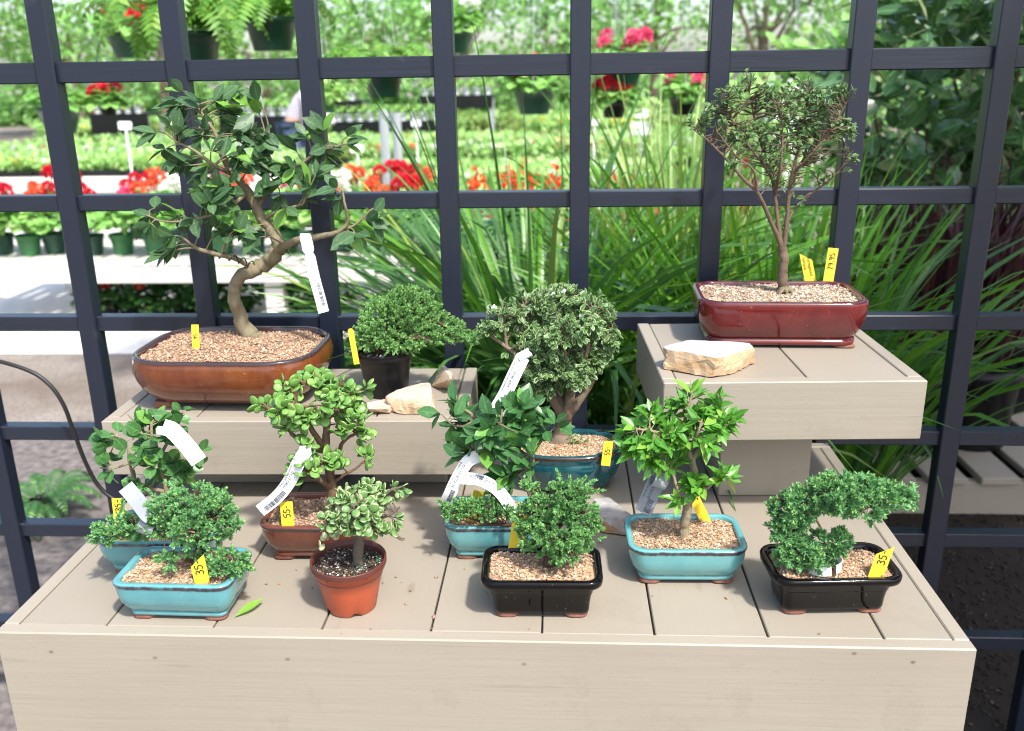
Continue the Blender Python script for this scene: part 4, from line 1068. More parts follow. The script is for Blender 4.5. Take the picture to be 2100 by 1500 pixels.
mb = MB(); leaf_on_twigs(mb, T_JADE, tw, rng, .0095, .0122, .0056, .4, 60, .3, .7, opp=True, whorl=3, young=.03)
p = np.repeat(at(672, 1105, H_Y - .02)[None], 9, 0) + rng.normal(size=(9, 3)) * .006
mb.leaves(T_JADE, p, rng.normal(size=(9, 3)), rng.normal(size=(9, 3)), .011, .0052, np.full(9, .98))
mb.build('foliage', M['jade_var'], H_)
mb = MB(); rr = rng.uniform(.01, .042, 46); aa = rng.uniform(-1.4, 1.2, 46)
grains(mb, np.stack([-.283 + rr * np.cos(aa), 1.053 + rr * np.sin(aa), np.full(46, .0635)], 1), .0012, rng)
mb.build('fertiliser_bead', plain('green_bead', (.01, .28, .16), .4, .2), H_, smooth=False)['kind'] = 'stuff'

# ---- I: small ficus in the turquoise pot, centre
I_ = new_plant('small_ficus_bonsai', -.088, 1.211, 0, 'small ficus with glossy pointed leaves in the turquoise pot behind the black one')
pot(I_, -.088, 1.211, 0, .166, .104, .061, .022, 'teal', 'teal', R(1))
I_Y = 1.222
soil(I_, -.088, 1.211, .0550, .148, .086, .016, 'gravel', R(1), 'rect', .0018, 1, .003, None, 19)
rng = np.random.default_rng(19); mb = MB()
brI = [[(1026, 1085, 0, 10), (1030, 1040, 0, 9), (1036, 1000, 0, 9), (1043, 975, 0, 8), (1032, 940, 0, 7), (1008, 905, 0, 6), (985, 870, 0, 5), (960, 845, 0, 3.5), (935, 835, 0, 2)],
 [(1040, 985, 0, 6), (1058, 955, .01, 5), (1065, 920, .01, 4), (1068, 880, .01, 3), (1065, 845, .01, 2)], [(1033, 1000, 0, 5), (1005, 965, -.02, 4), (985, 935, -.02, 3.5), (972, 905, -.02, 2)],
 [(1055, 960, .01, 4), (1085, 930, 0, 3), (1110, 905, 0, 2.4), (1135, 880, 0, 1.6)], [(1008, 905, 0, 4), (1025, 870, -.02, 3), (1030, 840, -.02, 2)], [(1042, 980, 0, 3), (1075, 965, -.03, 2.5), (1095, 950, -.04, 1.6)], [(975, 865, 0, 3), (935, 875, -.01, 2), (905, 850, -.01, 1.3)]]
nd = skeleton(brI, I_Y, mb, 8, .06, rng)
clI = [(935, 850, 0, 28, 26, 6), (955, 890, -.01, 36, 28, 8), (1000, 868, -.02, 40, 30, 10), (1040, 850, 0, 36, 28, 9), (1075, 850, .01, 30, 26, 7), (1060, 895, -.02, 36, 28, 8), (1110, 875, 0, 24, 20, 4), (1020, 915, -.03, 34, 22, 6), (1085, 945, -.04, 20, 14, 3), (1140, 868, 0, 12, 16, 2), (955, 925, -.02, 22, 14, 3), (1050, 965, -.03, 26, 14, 4), (905, 848, -.01, 12, 10, 1), (1035, 985, -.03, 18, 8, 2)]
tw = grow_twigs(nd, cluster_targets(clI, I_Y, rng), mb, rng, .0006, .0013, lift=.1, zmin=.12)
mb.build('trunk', M['bark_f'], I_)
mb = MB(); leaf_on_twigs(mb, T_FIC, tw, rng, .017, .037, .0098, .4, 55, .25, .7, young=.10)
mb.build('foliage', M['ficus2'], I_)

# ---- J: juniper in the black pot, front centre
J_ = new_plant('juniper_bonsai', -.025, 1.058, 0, 'bushy juniper in the black pot at the front centre, one branch reaching left')
pot(J_, -.025, 1.058, 0, .158, .099, .063, .020, 'black', 'black', R(1))
J_Y = float(atz(1128, 1158, .060)[1])
soil(J_, -.025, 1.058, .0575, .137, .078, .014, 'gravel', R(1), 'rect', .0018, 1, .003, at(1130, 1158, J_Y), 21)
brJ = [[(1130, 1162, 0, 16), (1126, 1140, 0, 12), (1132, 1110, 0, 10), (1140, 1075, 0, 8), (1148, 1040, 0, 5), (1155, 1005, 0, 2.5)], [(1128, 1130, 0, 7), (1095, 1095, .04, 5), (1050, 1078, .08, 4), (1005, 1076, .10, 3), (960, 1062, .10, 2.4), (918, 1050, .10, 1.5)],
 [(1136, 1090, 0, 6), (1170, 1060, 0, 4), (1200, 1050, 0, 2)], [(1132, 1105, 0, 6), (1175, 1100, 0, 4), (1205, 1098, 0, 2)], [(1130, 1120, 0, 5), (1155, 1130, -.02, 4), (1185, 1145, -.02, 2)], [(1136, 1085, 0, 5), (1105, 1055, 0, 4), (1085, 1020, 0, 2)], [(1142, 1060, 0, 4), (1175, 1020, 0, 3), (1190, 990, 0, 1.6)]]
clJ = [(1150, 1020, .0, 46, 30, 70), (1110, 1050, 0, 36, 38, 62), (1185, 1048, 0, 36, 36, 60), (1140, 1085, -.02, 48, 34, 74), (1200, 1092, 0, 28, 22, 32), (1092, 1090, -.005, 24, 26, 30), (1165, 1128, -.02, 36, 22, 36), (1075, 1050, .0, 18, 20, 18), (1088, 1000, 0, 14, 16, 12), (1160, 995, 0, 18, 12, 12), (1185, 1005, 0, 22, 14, 14), (1215, 1075, 0, 14, 12, 8), (930, 1042, .10, 24, 13, 22), (965, 1038, .10, 32, 17, 34), (1005, 1036, .10, 30, 16, 30), (1030, 1048, .09, 18, 12, 12), (1110, 1115, -.01, 24, 16, 16)]
juniper(J_, J_Y, brJ, clJ, 20, 'jun_f', 32, .0110, .0062, None, .5, .00105)

# ---- K: lance-leaved bonsai
K_ = new_plant('snow_rose_bonsai', .175, 1.156, 0, 'bright green lance-leaved bonsai in the turquoise pot right of centre')
pot(K_, .175, 1.156, 0, .164, .113, .060, .026, 'teal', 'teal', R(1))
K_Y = float(atz(1403, 1102, .057)[1])
soil(K_, .175, 1.156, .0545, .146, .095, .020, 'gravel', R(1), 'rect', .0018, 1, .003, at(1403, 1102, K_Y), 23)
rng = np.random.default_rng(21); mb = MB()
brK = [[(1402, 1106, 0, 12), (1403, 1090, 0, 10), (1406, 1060, 0, 10), (1412, 1030, 0, 9), (1422, 1000, 0, 8), (1424, 970, 0, 7.5), (1417, 940, 0, 7), (1408, 915, 0, 5.5), (1402, 880, 0, 4), (1410, 840, 0, 3), (1420, 805, 0, 2)], [(1418, 945, 0, 6), (1436, 922, 0, 5.5), (1450, 908, 0, 5), (1468, 880, 0, 3.5), (1475, 840, 0, 2.5), (1472, 808, 0, 1.6)], [(1408, 918, 0, 5), (1375, 895, -.02, 4), (1340, 885, -.03, 3), (1305, 880, -.03, 2)], [(1414, 1035, 0, 5), (1395, 1020, -.02, 4), (1385, 990, -.02, 3.5), (1375, 965, -.02, 2.5), (1345, 940, -.02, 2)], [(1420, 1010, 0, 4), (1445, 1005, -.01, 3), (1470, 985, -.01, 2.4), (1485, 985, -.01, 1.5)], [(1404, 900, 0, 4), (1370, 860, .01, 3), (1345, 835, .01, 2)], [(1412, 925, 0, 4), (1430, 890, -.03, 3), (1440, 860, -.03, 2)]]
nd = skeleton(brK, K_Y, mb, 9, .07, rng)
clK = [(1330, 862, -.01, 34, 24, 10), (1312, 895, -.03, 34, 26, 11), (1340, 925, -.03, 44, 28, 14), (1300, 918, -.03, 18, 14, 4), (1398, 850, 0, 44, 28, 15), (1418, 815, 0, 20, 16, 5), (1470, 825, 0, 10, 20, 4), (1475, 862, 0, 28, 24, 9), (1440, 868, -.02, 38, 24, 12), (1390, 895, -.03, 40, 24, 12), (1372, 950, -.02, 26, 20, 6), (1478, 978, -.01, 24, 12, 6), (1420, 1000, -.03, 34, 14, 7), (1395, 1028, -.02, 16, 8, 2), (1455, 905, -.03, 20, 14, 4), (1350, 895, -.03, 30, 24, 8)]
tw = grow_twigs(nd, cluster_targets(clK, K_Y, rng), mb, rng, .0005, .0012, lift=.12, zmin=.085)
mb.build('trunk', M['bark_l'], K_)
mb = MB(); leaf_on_twigs(mb, T_LAN, tw, rng, .0105, .0245, .0052, .35, 55, .32, .8, opp=True, whorl=4, young=.12)
mb.build('foliage', M['lance'], K_)

# ---- L: arching juniper in the black pot, front right
L_ = new_plant('juniper_bonsai', .356, 1.078, 0, 'arching blue-green juniper in the black pot at the front right')
pot(L_, .356, 1.078, 0, .168, .100, .061, .024, 'black', 'black', R(3.5))
L_Y = float(atz(1690, 1165, .058)[1])
soil(L_, .356, 1.078, .0555, .146, .079, .016, 'gravel', R(3.5), 'rect', .0018, 1, .003, at(1700, 1165, L_Y), 25)
brL = [[(1692, 1168, 0, 11), (1680, 1150, 0, 9), (1655, 1125, 0, 8), (1632, 1095, 0, 7), (1620, 1060, 0, 6), (1632, 1030, 0, 6), (1665, 1010, 0, 5), (1710, 1005, 0, 5), (1760, 1008, 0, 4), (1810, 1005, .0, 3), (1850, 1010, 0, 2), (1872, 1018, 0, 1.3)], [(1690, 1160, 0, 5), (1705, 1135, 0, 4), (1718, 1110, 0, 2.5), (1724, 1092, 0, 1.5)], [(1640, 1105, 0, 4), (1610, 1085, -.005, 3), (1592, 1065, 0, 2)], [(1650, 1120, 0, 4), (1640, 1135, -.02, 3), (1660, 1145, -.025, 2)], [(1690, 1005, 0, 4), (1705, 985, 0, 3), (1715, 975, 0, 1.5)], [(1628, 1035, 0, 4), (1605, 1025, 0, 3), (1590, 1022, 0, 1.5)], [(1760, 1008, 0, 3), (1775, 1030, -.01, 2.5), (1800, 1045, -.01, 1.5)]]
clL = [(1640, 1128, -.01, 34, 26, 44), (1612, 1135, -.005, 18, 16, 12), (1610, 1080, 0, 30, 24, 36), (1605, 1045, 0, 26, 22, 28), (1640, 1028, 0, 38, 26, 46), (1690, 1010, 0, 40, 28, 56), (1730, 1018, -.01, 38, 24, 46), (1715, 985, .0, 26, 14, 20), (1770, 1000, 0, 38, 20, 42), (1775, 1038, -.01, 36, 16, 26), (1815, 1005, 0, 34, 16, 30), (1850, 1013, 0, 20, 10, 14), (1872, 1018, 0, 10, 7, 6), (1720, 1105, 0, 20, 18, 22), (1708, 1130, 0, 12, 12, 8), (1680, 1100, .0, 16, 12, 9), (1665, 1150, -.02, 22, 10, 12), (1635, 1060, .0, 24, 14, 16)]
clL = [(c[0], c[1], c[2], c[3] * 1.05, c[4] * 1.2, int(c[5] * 1.25)) for c in clL]
juniper(L_, L_Y, brL, clL, 22, 'jun', 28, .0085, .0088, None, .5, .00120, shoots=.03)

# ================================================================== PRICE STAKES AND LABELS
def stake(px, py, z, lean, ln, wd, txt, label, Y=None, back=.12, **k):
    b = atz(px, py, z) if Y is None else at(px, py, Y)
    u, s = tilt(lean, back)
    return price_tag(b, u, s, ln, wd, txt, label, **k)
stake(403, 725, ZL + .081, 1, .050, .0125, '95-', 'narrow yellow price stake marked 95 in the wide brown pot', tr=(.5, 0))
stake(730, 738, ZL + .073, -8, .054, .0095, '', 'narrow round-tipped yellow stake in the round black plastic pot', cut='round')
stake(1243, 946, .074, 7, .034, .0150, '55-', 'yellow 55 price stake at the right end of the deep teal pot', tr=(.30, 0))
stake(1662, 575, ZR + .076, -14, .052, .0200, '', 'slant-cut yellow stake naming the plant in the dark red pot', cut='slantr', lines=['Variegated', 'Serissa'])
stake(1698, 580, ZR + .076, 6, .062, .0185, '79.95', 'tall square yellow stake marked 79.95 in the dark red pot', tr=(.38, 0))
stake(249, 1092, .056, -1, .052, .0175, '35-', 'yellow price stake marked 35 half hidden by the left-sweeping juniper branch', tr=(.62, 0))
stake(414, 1192, .060, -8, .036, .0200, '35-', 'pointed yellow 35 stake in the front left turquoise pot', cut='slant', tr=(.26, 0))
stake(591, 1081, .060, -1.5, .0385, .0185, '55-', 'square yellow 55 stake in the small red-brown pot', tr=(.38, 0))
stake(970, 1066, .058, 14, .045, .0180, '', 'yellow stake behind a juniper branch in the centre turquoise pot')
stake(1057, 1126, .061, 9, .050, .0200, '35-', 'yellow 35 stake at the back edge of the front centre black pot', tr=(.58, 0))
stake(1445, 1065, .058, -26, .052, .0150, '35-', 'yellow stake leaning back behind the lance-leaved bonsai', tr=(.60, 0))
stake(1797, 1180, .059, 16, .042, .0200, '35-', 'pointed yellow 35 stake in the front right black pot', cut='slant', tr=(.36, 0))

def pathpx(pts, Y): return [at(p[0], p[1], Y + (p[2] if len(p) > 2 else 0)) for p in pts]
def sidepx(pts, Y, yaw=0.0):
    P = np.array(pathpx(pts, Y)); T = unit(np.gradient(P, axis=0)); V = unit(P - CAM)
    B = unit(np.cross(T, V)); return [unit(b + yaw * v) for b, v in zip(B, V)]
a = [(626, 483), (634, 520), (645, 570), (656, 610), (664, 641)]
plant_label('white barcode label hanging from the big ficus branch by the trellis post', pathpx(a, A_Y - .062), sidepx(a, A_Y - .062, .25), .0185,
            print_=[('FW-10-FD', .58, .08, .0055, -1), ('Golden Gate Ficus (assorted varieties)', .62, -.26, .0042, -1), ('Clone  3-4 years', .42, .02, .0036, -1)], bars=(.62, .92, -.02, .33), shape='notch',
            loop=(at(627, 489, A_Y - .055), RT, .0075, .008))
a = [(1072, 733), (1054, 770), (1035, 810), (1012, 848)]
plant_label('white barcode label hanging in front of the cream-edged serissa', pathpx(a, C_Y - .085), sidepx(a, C_Y - .085, .1), .0225,
            print_=[('VSER-08-FD', .52, .05, .0062, -1), ('Variegated Serissa (assorted)', .62, -.28, .0046, -1)], bars=(.64, .92, -.02, .36),
            loop=(at(1076, 728, C_Y - .08), unit(RT + np.array([0, 0, .55])), .007, .010))
a = [(982, 935, 0), (958, 948, -.005), (936, 985, -.01), (922, 1015, -.01), (910, 1040, 0)]
plant_label('long white label arching down left of the small ficus', pathpx(a, I_Y - .03), sidepx(a, I_Y - .03, .2), .0185,
            print_=[('BONSAI-06-FD', .60, .06, .0060, -1), ('Ficus retusa (assorted)', .62, -.28, .0045, -1)], bars=(.64, .93, -.05, .32))
a = [(947, 981, .01), (985, 985, 0), (1020, 1005, -.01), (1043, 1035, -.015), (1052, 1062, -.01), (1043, 1066, .0)]
plant_label('white label curving over the branch in the centre turquoise pot', pathpx(a, I_Y - .05), sidepx(a, I_Y - .05, .5), .0190,
            print_=[('BONSAI-06-FD', .48, .0, .0058, 1), ('Juniper (assorted)', .46, -.30, .0044, 1)], bars=(.10, .42, -.05, .35),
            loop=(at(1050, 1058, I_Y - .06), unit(RT * .9 + np.array([0, .3, .1])), .0085, .008))
a = [(334, 876, .01), (352, 882, 0), (375, 905, 0), (392, 925, 0), (408, 947, 0)]
plant_label('blank white label on the round-leaved shrub at the left', pathpx(a, E_Y - .03), sidepx(a, E_Y - .03, .0), .0225, loop=(at(336, 884, E_Y - .022), unit(RT), .006, .008))
a = [(257, 998), (280, 1025), (300, 1052), (310, 1060)]
plant_label('grey-backed label sticking up from the left-sweeping juniper branch', pathpx(a, F_Y + .0), sidepx(a, F_Y, .2), .0205, mat='grey_tag',
            loop=(at(303, 1078, F_Y + .012), unit(RT * .8 + np.array([0, 0, -.35])), .012, .0105))
a = [(627, 925), (612, 950), (592, 990), (566, 1022), (533, 1048)]
plant_label('white barcode label curving down from the elephant bush', pathpx(a, G_Y - .045), sidepx(a, G_Y - .045, .1), .0190,
            print_=[('PORT-07-FD', .56, .02, .0058, -1), ("'Dwarf' Jade (assorted)", .58, -.30, .0045, -1)], bars=(.60, .94, -.05, .34), loop=(at(628, 922, G_Y - .04), unit(RT), .0055, .008))
a = [(1356, 965), (1345, 990), (1332, 1020), (1318, 1052)]
plant_label('silvery barcode label behind the rim of the lance-leaved bonsai pot', pathpx(a, K_Y + .01), sidepx(a, K_Y + .01, -.1), .0245, mat='grey_tag',
            print_=[('BONSAI-06-FD', .66, .05, .0060, -1), ('Serissa (assorted)', .68, -.28, .0048, -1)], bars=(.66, .97, -.02, .34), loop=(at(1352, 985, K_Y), unit(RT * .9 + np.array([0, 0, -.4])), .011, .010))
# ring label round the trunk of the arching juniper
c = atz(1692, 1168, .062); ring = []; sides = []
for k in range(17):
    th = R(20 - 340 * k / 16 - 100)
    ring.append(c + np.array([math.cos(th) * .0200, math.sin(th) * .0155, .006 + .003 * math.cos(th)])); sides.append((0, .0, 1))
plant_label('white label looped round the trunk of the arching juniper', ring[::-1], sides, .0135, print_=[('BONSAI-06-FD Clone 3-4 years', .30, .05, .0048, 1), ('abies (assorted varieties)', .34, -.36, .0042, 1)])

# ================================================================== STONES, LEAF, CABLE, GRIT
def stone(name, label, pts, mat, seed, amp=.0026, cuts=3):
    bm = bmesh.new()
    vs = [bm.verts.new(Vector(p)) for p in pts]
    bmesh.ops.convex_hull(bm, input=vs)
    loose = [v for v in bm.verts if not v.link_faces]; bmesh.ops.delete(bm, geom=loose, context='VERTS')
    bmesh.ops.bevel(bm, geom=bm.edges[:], offset=.0012, segments=1, affect='EDGES')
    bmesh.ops.triangulate(bm, faces=bm.faces[:])
    for _ in range(cuts): bmesh.ops.subdivide_edges(bm, edges=[e for e in bm.edges if e.calc_length() > .006], cuts=1)
    bmesh.ops.triangulate(bm, faces=bm.faces[:]); bm.normal_update()
    from mathutils import noise as mn
    for v in bm.verts:
        n = v.normal; side = 1 - max(0, n.z) ** 2 * .75
        v.co = v.co + n * amp * side * (mn.noise(v.co * 90 + Vector((seed, 0, 0))) + .6 * mn.noise(Vector((v.co.x * 60, v.co.y * 60, v.co.z * 420))))
    zmin = min(v.co.z for v in bm.verts); o = sum((v.co for v in bm.verts), Vector()) / len(bm.verts); o.z = zmin
    for v in bm.verts: v.co -= o
    me = bpy.data.meshes.new(name); bm.to_mesh(me); bm.free(); me.materials.append(M[mat])
    ob = bpy.data.objects.new(name, me); COL.objects.link(ob); ob.location = o
    return tag(ob, label, 'stone', 'loose sandstone pieces')
def pts2(top, zt, bot, zb): return [atz(x, y, zt) for x, y in top] + [atz(x, y, zb) for x, y in bot]
stone('stone', 'grey-topped sandstone slab on the tall riser in front of the dark red pot', pts2([(1360, 711), (1410, 697), (1538, 703), (1546, 712), (1472, 734), (1368, 716)], ZR + .034, [(1362, 758), (1440, 768), (1463, 775), (1500, 768), (1546, 745), (1540, 728), (1400, 728)], ZR + .001), 'stone', 1)
stone('stone', 'chunky buff stone in front of the round black plastic pot', pts2([(790, 812), (812, 800), (862, 786), (882, 784), (886, 815), (850, 822)], ZL + .026, [(788, 836), (812, 849), (850, 850), (894, 848), (893, 832), (820, 825)], ZL + .001), 'stone2', 2, .0022)
stone('stone', 'small wedge of buff stone near the right end of the low riser', pts2([(906, 750), (914, 751), (929, 766), (926, 778)], ZL + .034, [(884, 793), (905, 796), (926, 798), (929, 785), (893, 785)], ZL + .001), 'stone2', 3, .0015)
stone('stone', 'flat thin piece of buff stone at the foot of the black plastic pot', pts2([(752, 826), (790, 818), (810, 826), (795, 838), (755, 840)], ZL + .012, [(750, 838), (760, 846), (800, 848), (812, 836), (790, 826)], ZL + .001), 'stone2', 4, .0012)
stone('stone', 'layered grey-brown stone lying on the table behind the turquoise pot', pts2([(1208, 1040), (1218, 1022), (1250, 1020), (1288, 1052), (1292, 1062), (1215, 1058)], .022, [(1210, 1088), (1245, 1090), (1290, 1100), (1310, 1085), (1300, 1060), (1220, 1066)], .001), 'stone3', 5, .002)
# fallen leaf
a = atz(482, 1265, .002); b = atz(543, 1236, .003); dd = b - a; L_len = np.linalg.norm(dd)
mb = MB(); tv = leaf_tpl([(0, .04), (.15, .35), (.35, .85), (.55, 1), (.75, .7), (.9, .3), (1, 0)], .35, -.18)
mb.leaves(tv, [a], [dd + np.array([0, 0, .004])], [[.1, 0, 1]], [L_len], [.0075], [.95])
tag(mb.build('fallen_leaf', M['lance'], origin=a), 'single green leaf fallen on the boards beside the front left pot', 'leaf')
mb = MB(); mb.tube(spline(np.array([atz(*p, z) for p, z in (((800, 1088), .006), ((812, 1096), .004), ((822, 1104), .003), ((830, 1105), .003))]), 4), .0011, 6)
tag(mb.build('twig', M['bark_d'], origin=atz(815, 1098, 0)), 'short brown twig on the boards right of the terracotta pot', 'twig')
# cable
mb = MB(); cp = [(-160, 720), (-60, 728), (50, 757), (100, 788), (130, 830), (150, 882), (176, 950), (205, 1000), (245, 1030), (300, 1050)]
mb.tube(spline(np.array([at(x, y, 1.655) for x, y in cp]), 6), .0042, 8)
tag(mb.build('cable', M['cable'], origin=at(130, 830, 1.655)), 'thick black cable drooping in front of the trellis at the left', 'cable')
# crumbs on the boards
rng = np.random.default_rng(31); proto = None
CR = [(574, 1197), (546, 1197), (608, 1168), (785, 1195), (824, 1194), (842, 1211), (812, 1183), (833, 1238), (868, 1083), (893, 1184), (997, 1217), (953, 1167), (898, 1183), (1232, 1113), (1085, 1290), (700, 1300), (640, 1205), (1490, 1226), (890, 1265), (885, 1290), (1338, 1222), (760, 1290), (1680, 1300), (450, 1250)]
for k, (px, py) in enumerate(CR):
    p = atz(px, py, .0006)
    if proto is None:
        mb = MB(); grains(mb, np.array([p]), .0022, rng, .3, .5, .7); proto = mb.build('grit_crumb', M['gravel_red'], origin=p, smooth=False); o = proto
    else: o = proto.copy(); COL.objects.link(o)
    o.location = Vector(p); o.scale = (rng.uniform(.5, 1.3),) * 3; o.rotation_euler.z = rng.uniform(0, 6)
    tag(o, 'tiny crumb of spilt grit lying loose on the painted boards', 'grit', 'grit crumbs on the table')

# ================================================================== NURSERY BEHIND THE TRELLIS
def lathe(mb, prof, n=28, c=(0, 0, 0), capb=True):
    a = np.linspace(0, 2 * math.pi, n, endpoint=False)
    mb.loft([np.stack([c[0] + r * np.cos(a), c[1] + r * np.sin(a), np.full(n, c[2] + h)], 1) for h, r in prof], None, capb)
def potprof(rt, rb, H): return [(0, rb), (H * .82, rt * .94), (H * .83, rt), (H, rt * 1.02), (H, rt * .95), (H * .8, rt * .9)]
def simple_pot(o, rt, rb, H, mat, z=0.0, name='pot'):
    mb = MB(); L = o.location; lathe(mb, potprof(rt, rb, H), 26, (L[0], L[1], L[2] + z)); mb.loft([np.stack([L[0] + r * np.cos(np.linspace(0, 6.2832, 20, endpoint=False)), L[1] + r * np.sin(np.linspace(0, 6.2832, 20, endpoint=False)), np.full(20, L[2] + z + H * .85)], 1) for r in (rt * .9, .01)], None, False, True)
    return mb.build(name, M[mat], o)
def dome(mb, tpl, c, r, h, n, ln, wd, rng, rlo=0, rhi=.85, young=.1, low=-.2):
    u = unit(rng.normal(size=(n, 3)) + np.array([0, 0, .35])); u = u[u[:, 2] > low]; k = len(u)
    q = np.array(c) + u * np.array([r, r, h]) * rng.uniform(.55, 1, (k, 1)) ** .6
    d = u * np.array([1, 1, .25]) + rng.normal(size=(k, 3)) * .35 + np.array([0, 0, -.1])
    rn = rng.uniform(rlo, rhi, k); rn = np.where(rng.uniform(size=k) < young, .97, rn)
    mb.leaves(tpl, q, d, np.array([0, 0, 1]) + u * .5 + rng.normal(size=(k, 3)) * .3, ln * rng.uniform(.7, 1.3, k), wd * rng.uniform(.7, 1.3, k), rn)
def flowerball(mb, c, r, n, rng, size=.016):
    u = unit(rng.normal(size=(n, 3)) + np.array([0, 0, .5]))
    mb.leaves(T_KID, np.array(c) + u * r * .55, u + rng.normal(size=(n, 3)) * .5, rng.normal(size=(n, 3)), size * rng.uniform(.8, 1.3, n), size * .5, rng.uniform(0, .85, n))

# ---- long white slatted bench
BZ = -.352
bx0, bx1 = float(at(-120, 560, 5.1)[0]), float(at(890, 560, 5.1)[0])
bw = thing('plant_bench', ((bx0 + bx1) / 2, 5.7, GZ), 'long sunlit white slatted bench full of potted geraniums', 'bench')
mb = MB(); mb.box((bx0, 5.1, BZ - .105), (bx1, 5.14, BZ - .002), .004); mb.build('front_rail', M['white_bench_x'], bw, smooth=False)
mb = MB(); mb.box((bx0, 6.3, BZ - .105), (bx1, 6.34, BZ - .002), .004); mb.build('back_rail', M['white_bench_x'], bw, smooth=False)
mb = MB(); x = bx0
while x < bx1 - .09: mb.box((x, 5.095, BZ - .001), (x + .09, 6.345, BZ + .018), .003); x += .115
mb.build('slats', M['white_bench_y'], bw, smooth=False)
for px in (-60, 556, 870):
    X = float(at(px, 600, 5.1)[0])
    for Y in (5.145, 6.19):
        mb = MB(); mb.box((X - .053, Y, GZ), (X + .053, Y + .09, BZ - .002), .004); mb.build('leg', M['white_bench_x'], bw, smooth=False)

# ---- geraniums
def geranium(fl, seed, label, potm='gpot', heads=3, H=.43):
    rng = np.random.default_rng(seed)
    t = thing('geranium', (0, 0, 0), label, 'potted plant', 'geraniums on the white bench')
    simple_pot(t, .078, .055, .135, potm)
    mb = MB(); dome(mb, T_KID, (0, 0, .20), .155, .12, 150, .062, .032, rng)
    mb.build('foliage', M['geran'], t)
    for k in range(heads):
        a = rng.uniform(0, 6.28); r = rng.uniform(.02, .11); z = H * rng.uniform(.82, 1.06)
        top = np.array([r * math.cos(a), r * math.sin(a), z])
        mb = MB(); flowerball(mb, top, rng.uniform(.045, .062), 70, rng, .022); h = mb.build('flower_head', M[fl], t)
        mb = MB(); mb.tube(spline(np.array([(0, 0, .15), top * np.array([.6, .6, .7]), top]), 4), .004, 5); mb.build('stem', M['stem_g'], h)
    return t
GP = {}
row = [(60, 5.36, 'p_coral'), (112, 5.42, 'p_red'), (190, 5.36, 'p_red'), (252, 5.38, 'p_pink'), (322, 5.36, 'p_coral'), (388, 5.40, 'p_white'), (455, 5.36, 'p_pink'), (520, 5.36, 'p_coral'), (588, 5.40, 'p_pink'), (655, 5.36, 'p_coral'), (705, 5.45, 'p_white'), (765, 5.40, 'p_coral'), (826, 5.38, 'p_red'), (885, 5.44, 'p_coral'),
       (150, 5.95, 'p_red'), (290, 5.95, 'p_red'), (345, 5.98, 'p_coral'), (480, 5.95, 'p_coral'), (610, 5.98, 'p_coral'), (730, 5.95, 'p_coral'), (800, 5.98, 'p_red'), (860, 5.95, 'p_red'), (910, 6.0, 'p_coral'), (5, 5.4, 'p_red'), (-50, 5.4, 'p_pink')]
COLN = {'p_red': 'red', 'p_pink': 'deep pink', 'p_coral': 'coral orange', 'p_white': 'white'}
nn_ = {}
for k, (px, Y, fl) in enumerate(row):
    v = (fl, k % 2)
    lab = '%s geranium in a %s row of pots along the white bench' % (COLN[fl], 'front' if Y < 5.7 else 'back')
    if v not in GP: g = GP[v] = geranium(fl, 40 + k, lab, 'gpot' if k % 3 else 'gpot2', 2 + k % 3)
    else: g = copy_tree(GP[v])
    g['label'] = lab
    p = at(px, 500, Y); g.location = (p[0], Y, BZ + .018); g.rotation_euler.z = float(RNG.uniform(0, 6)); s = float(RNG.uniform(.92, 1.1)); g.scale = (s, s, s)

# ---- shaded shrubs under the bench
rng = np.random.default_rng(60); sh0 = None
for k, px in enumerate((215, 268, 322, 378, 434, 490, 620, 670)):
    Y = 5.35 + .1 * (k % 2)
    if sh0 is None:
        sh0 = o = thing('low_shrub', (0, 0, 0), 'low dark green shrub with red blooms in the shade under the bench', 'shrub', 'shaded shrubs under the bench')
        simple_pot(o, .085, .065, .11, 'bpot')
        mb = MB(); dome(mb, T_RND, (0, 0, .13), .17, .17, 420, .045, .020, rng); mb.build('foliage', M['hedge'], o)
        mb = MB(); flowerball(mb, (.04, -.12, .25), .035, 30, rng, .016); mb.build('flower_head', M['p_red'], o)
    else: o = copy_tree(sh0)
    o.location = (float(at(px, 620, Y)[0]), Y, GZ + .004); o.rotation_euler.z = float(rng.uniform(-1, 1))

# ---- bedding tables with flats
def flat(fl, seed, label, leaf='bright'):
    rng = np.random.default_rng(seed)
    t = thing('bedding_tray', (0, 0, 0), label, 'plant tray', 'trays of bedding plants')
    mb = MB(); mb.box((-.27, -.14, 0), (.27, .14, .06), .004); mb.build('tray', M['bpot'], t, smooth=False)
    n = 240; q = np.stack([rng.uniform(-.27, .27, n), rng.uniform(-.14, .14, n), rng.uniform(.06, .19, n)], 1)
    mb = MB(); mb.leaves(T_LAN, q, rng.normal(size=(n, 3)) + np.array([0, -.2, .6]), rng.normal(size=(n, 3)) * .5 + np.array([0, 0, 1]), .075 * rng.uniform(.7, 1.3, n), .022, rng.uniform(0, 1, n))
    mb.build('seedlings', M[leaf], t)
    if fl:
        mb = MB()
        for k in range(16): flowerball(mb, (rng.uniform(-.25, .25), rng.uniform(-.13, .13), rng.uniform(.15, .19)), .018, 10, rng, .022)
        mb.build('blossoms', M[fl], t)
    return t
FV = [flat('p_yellow', 70, 'black tray of yellow flowering bedding plants on a nursery table'), flat(None, 71, 'black tray of plain green seedlings on a nursery table'),
      flat('p_white', 72, 'black tray of white flowering bedding plants on a nursery table'), flat('p_mauve', 73, 'black tray of pale mauve bedding plants on a nursery table'), flat(None, 74, 'black tray of fresh yellow-green seedlings on a nursery table', 'grass_y'), flat('p_coral', 75, 'black tray of coral flowering bedding plants on a nursery table'), flat('p_pink', 76, 'black tray of pink flowering bedding plants on a nursery table')]
used = set()
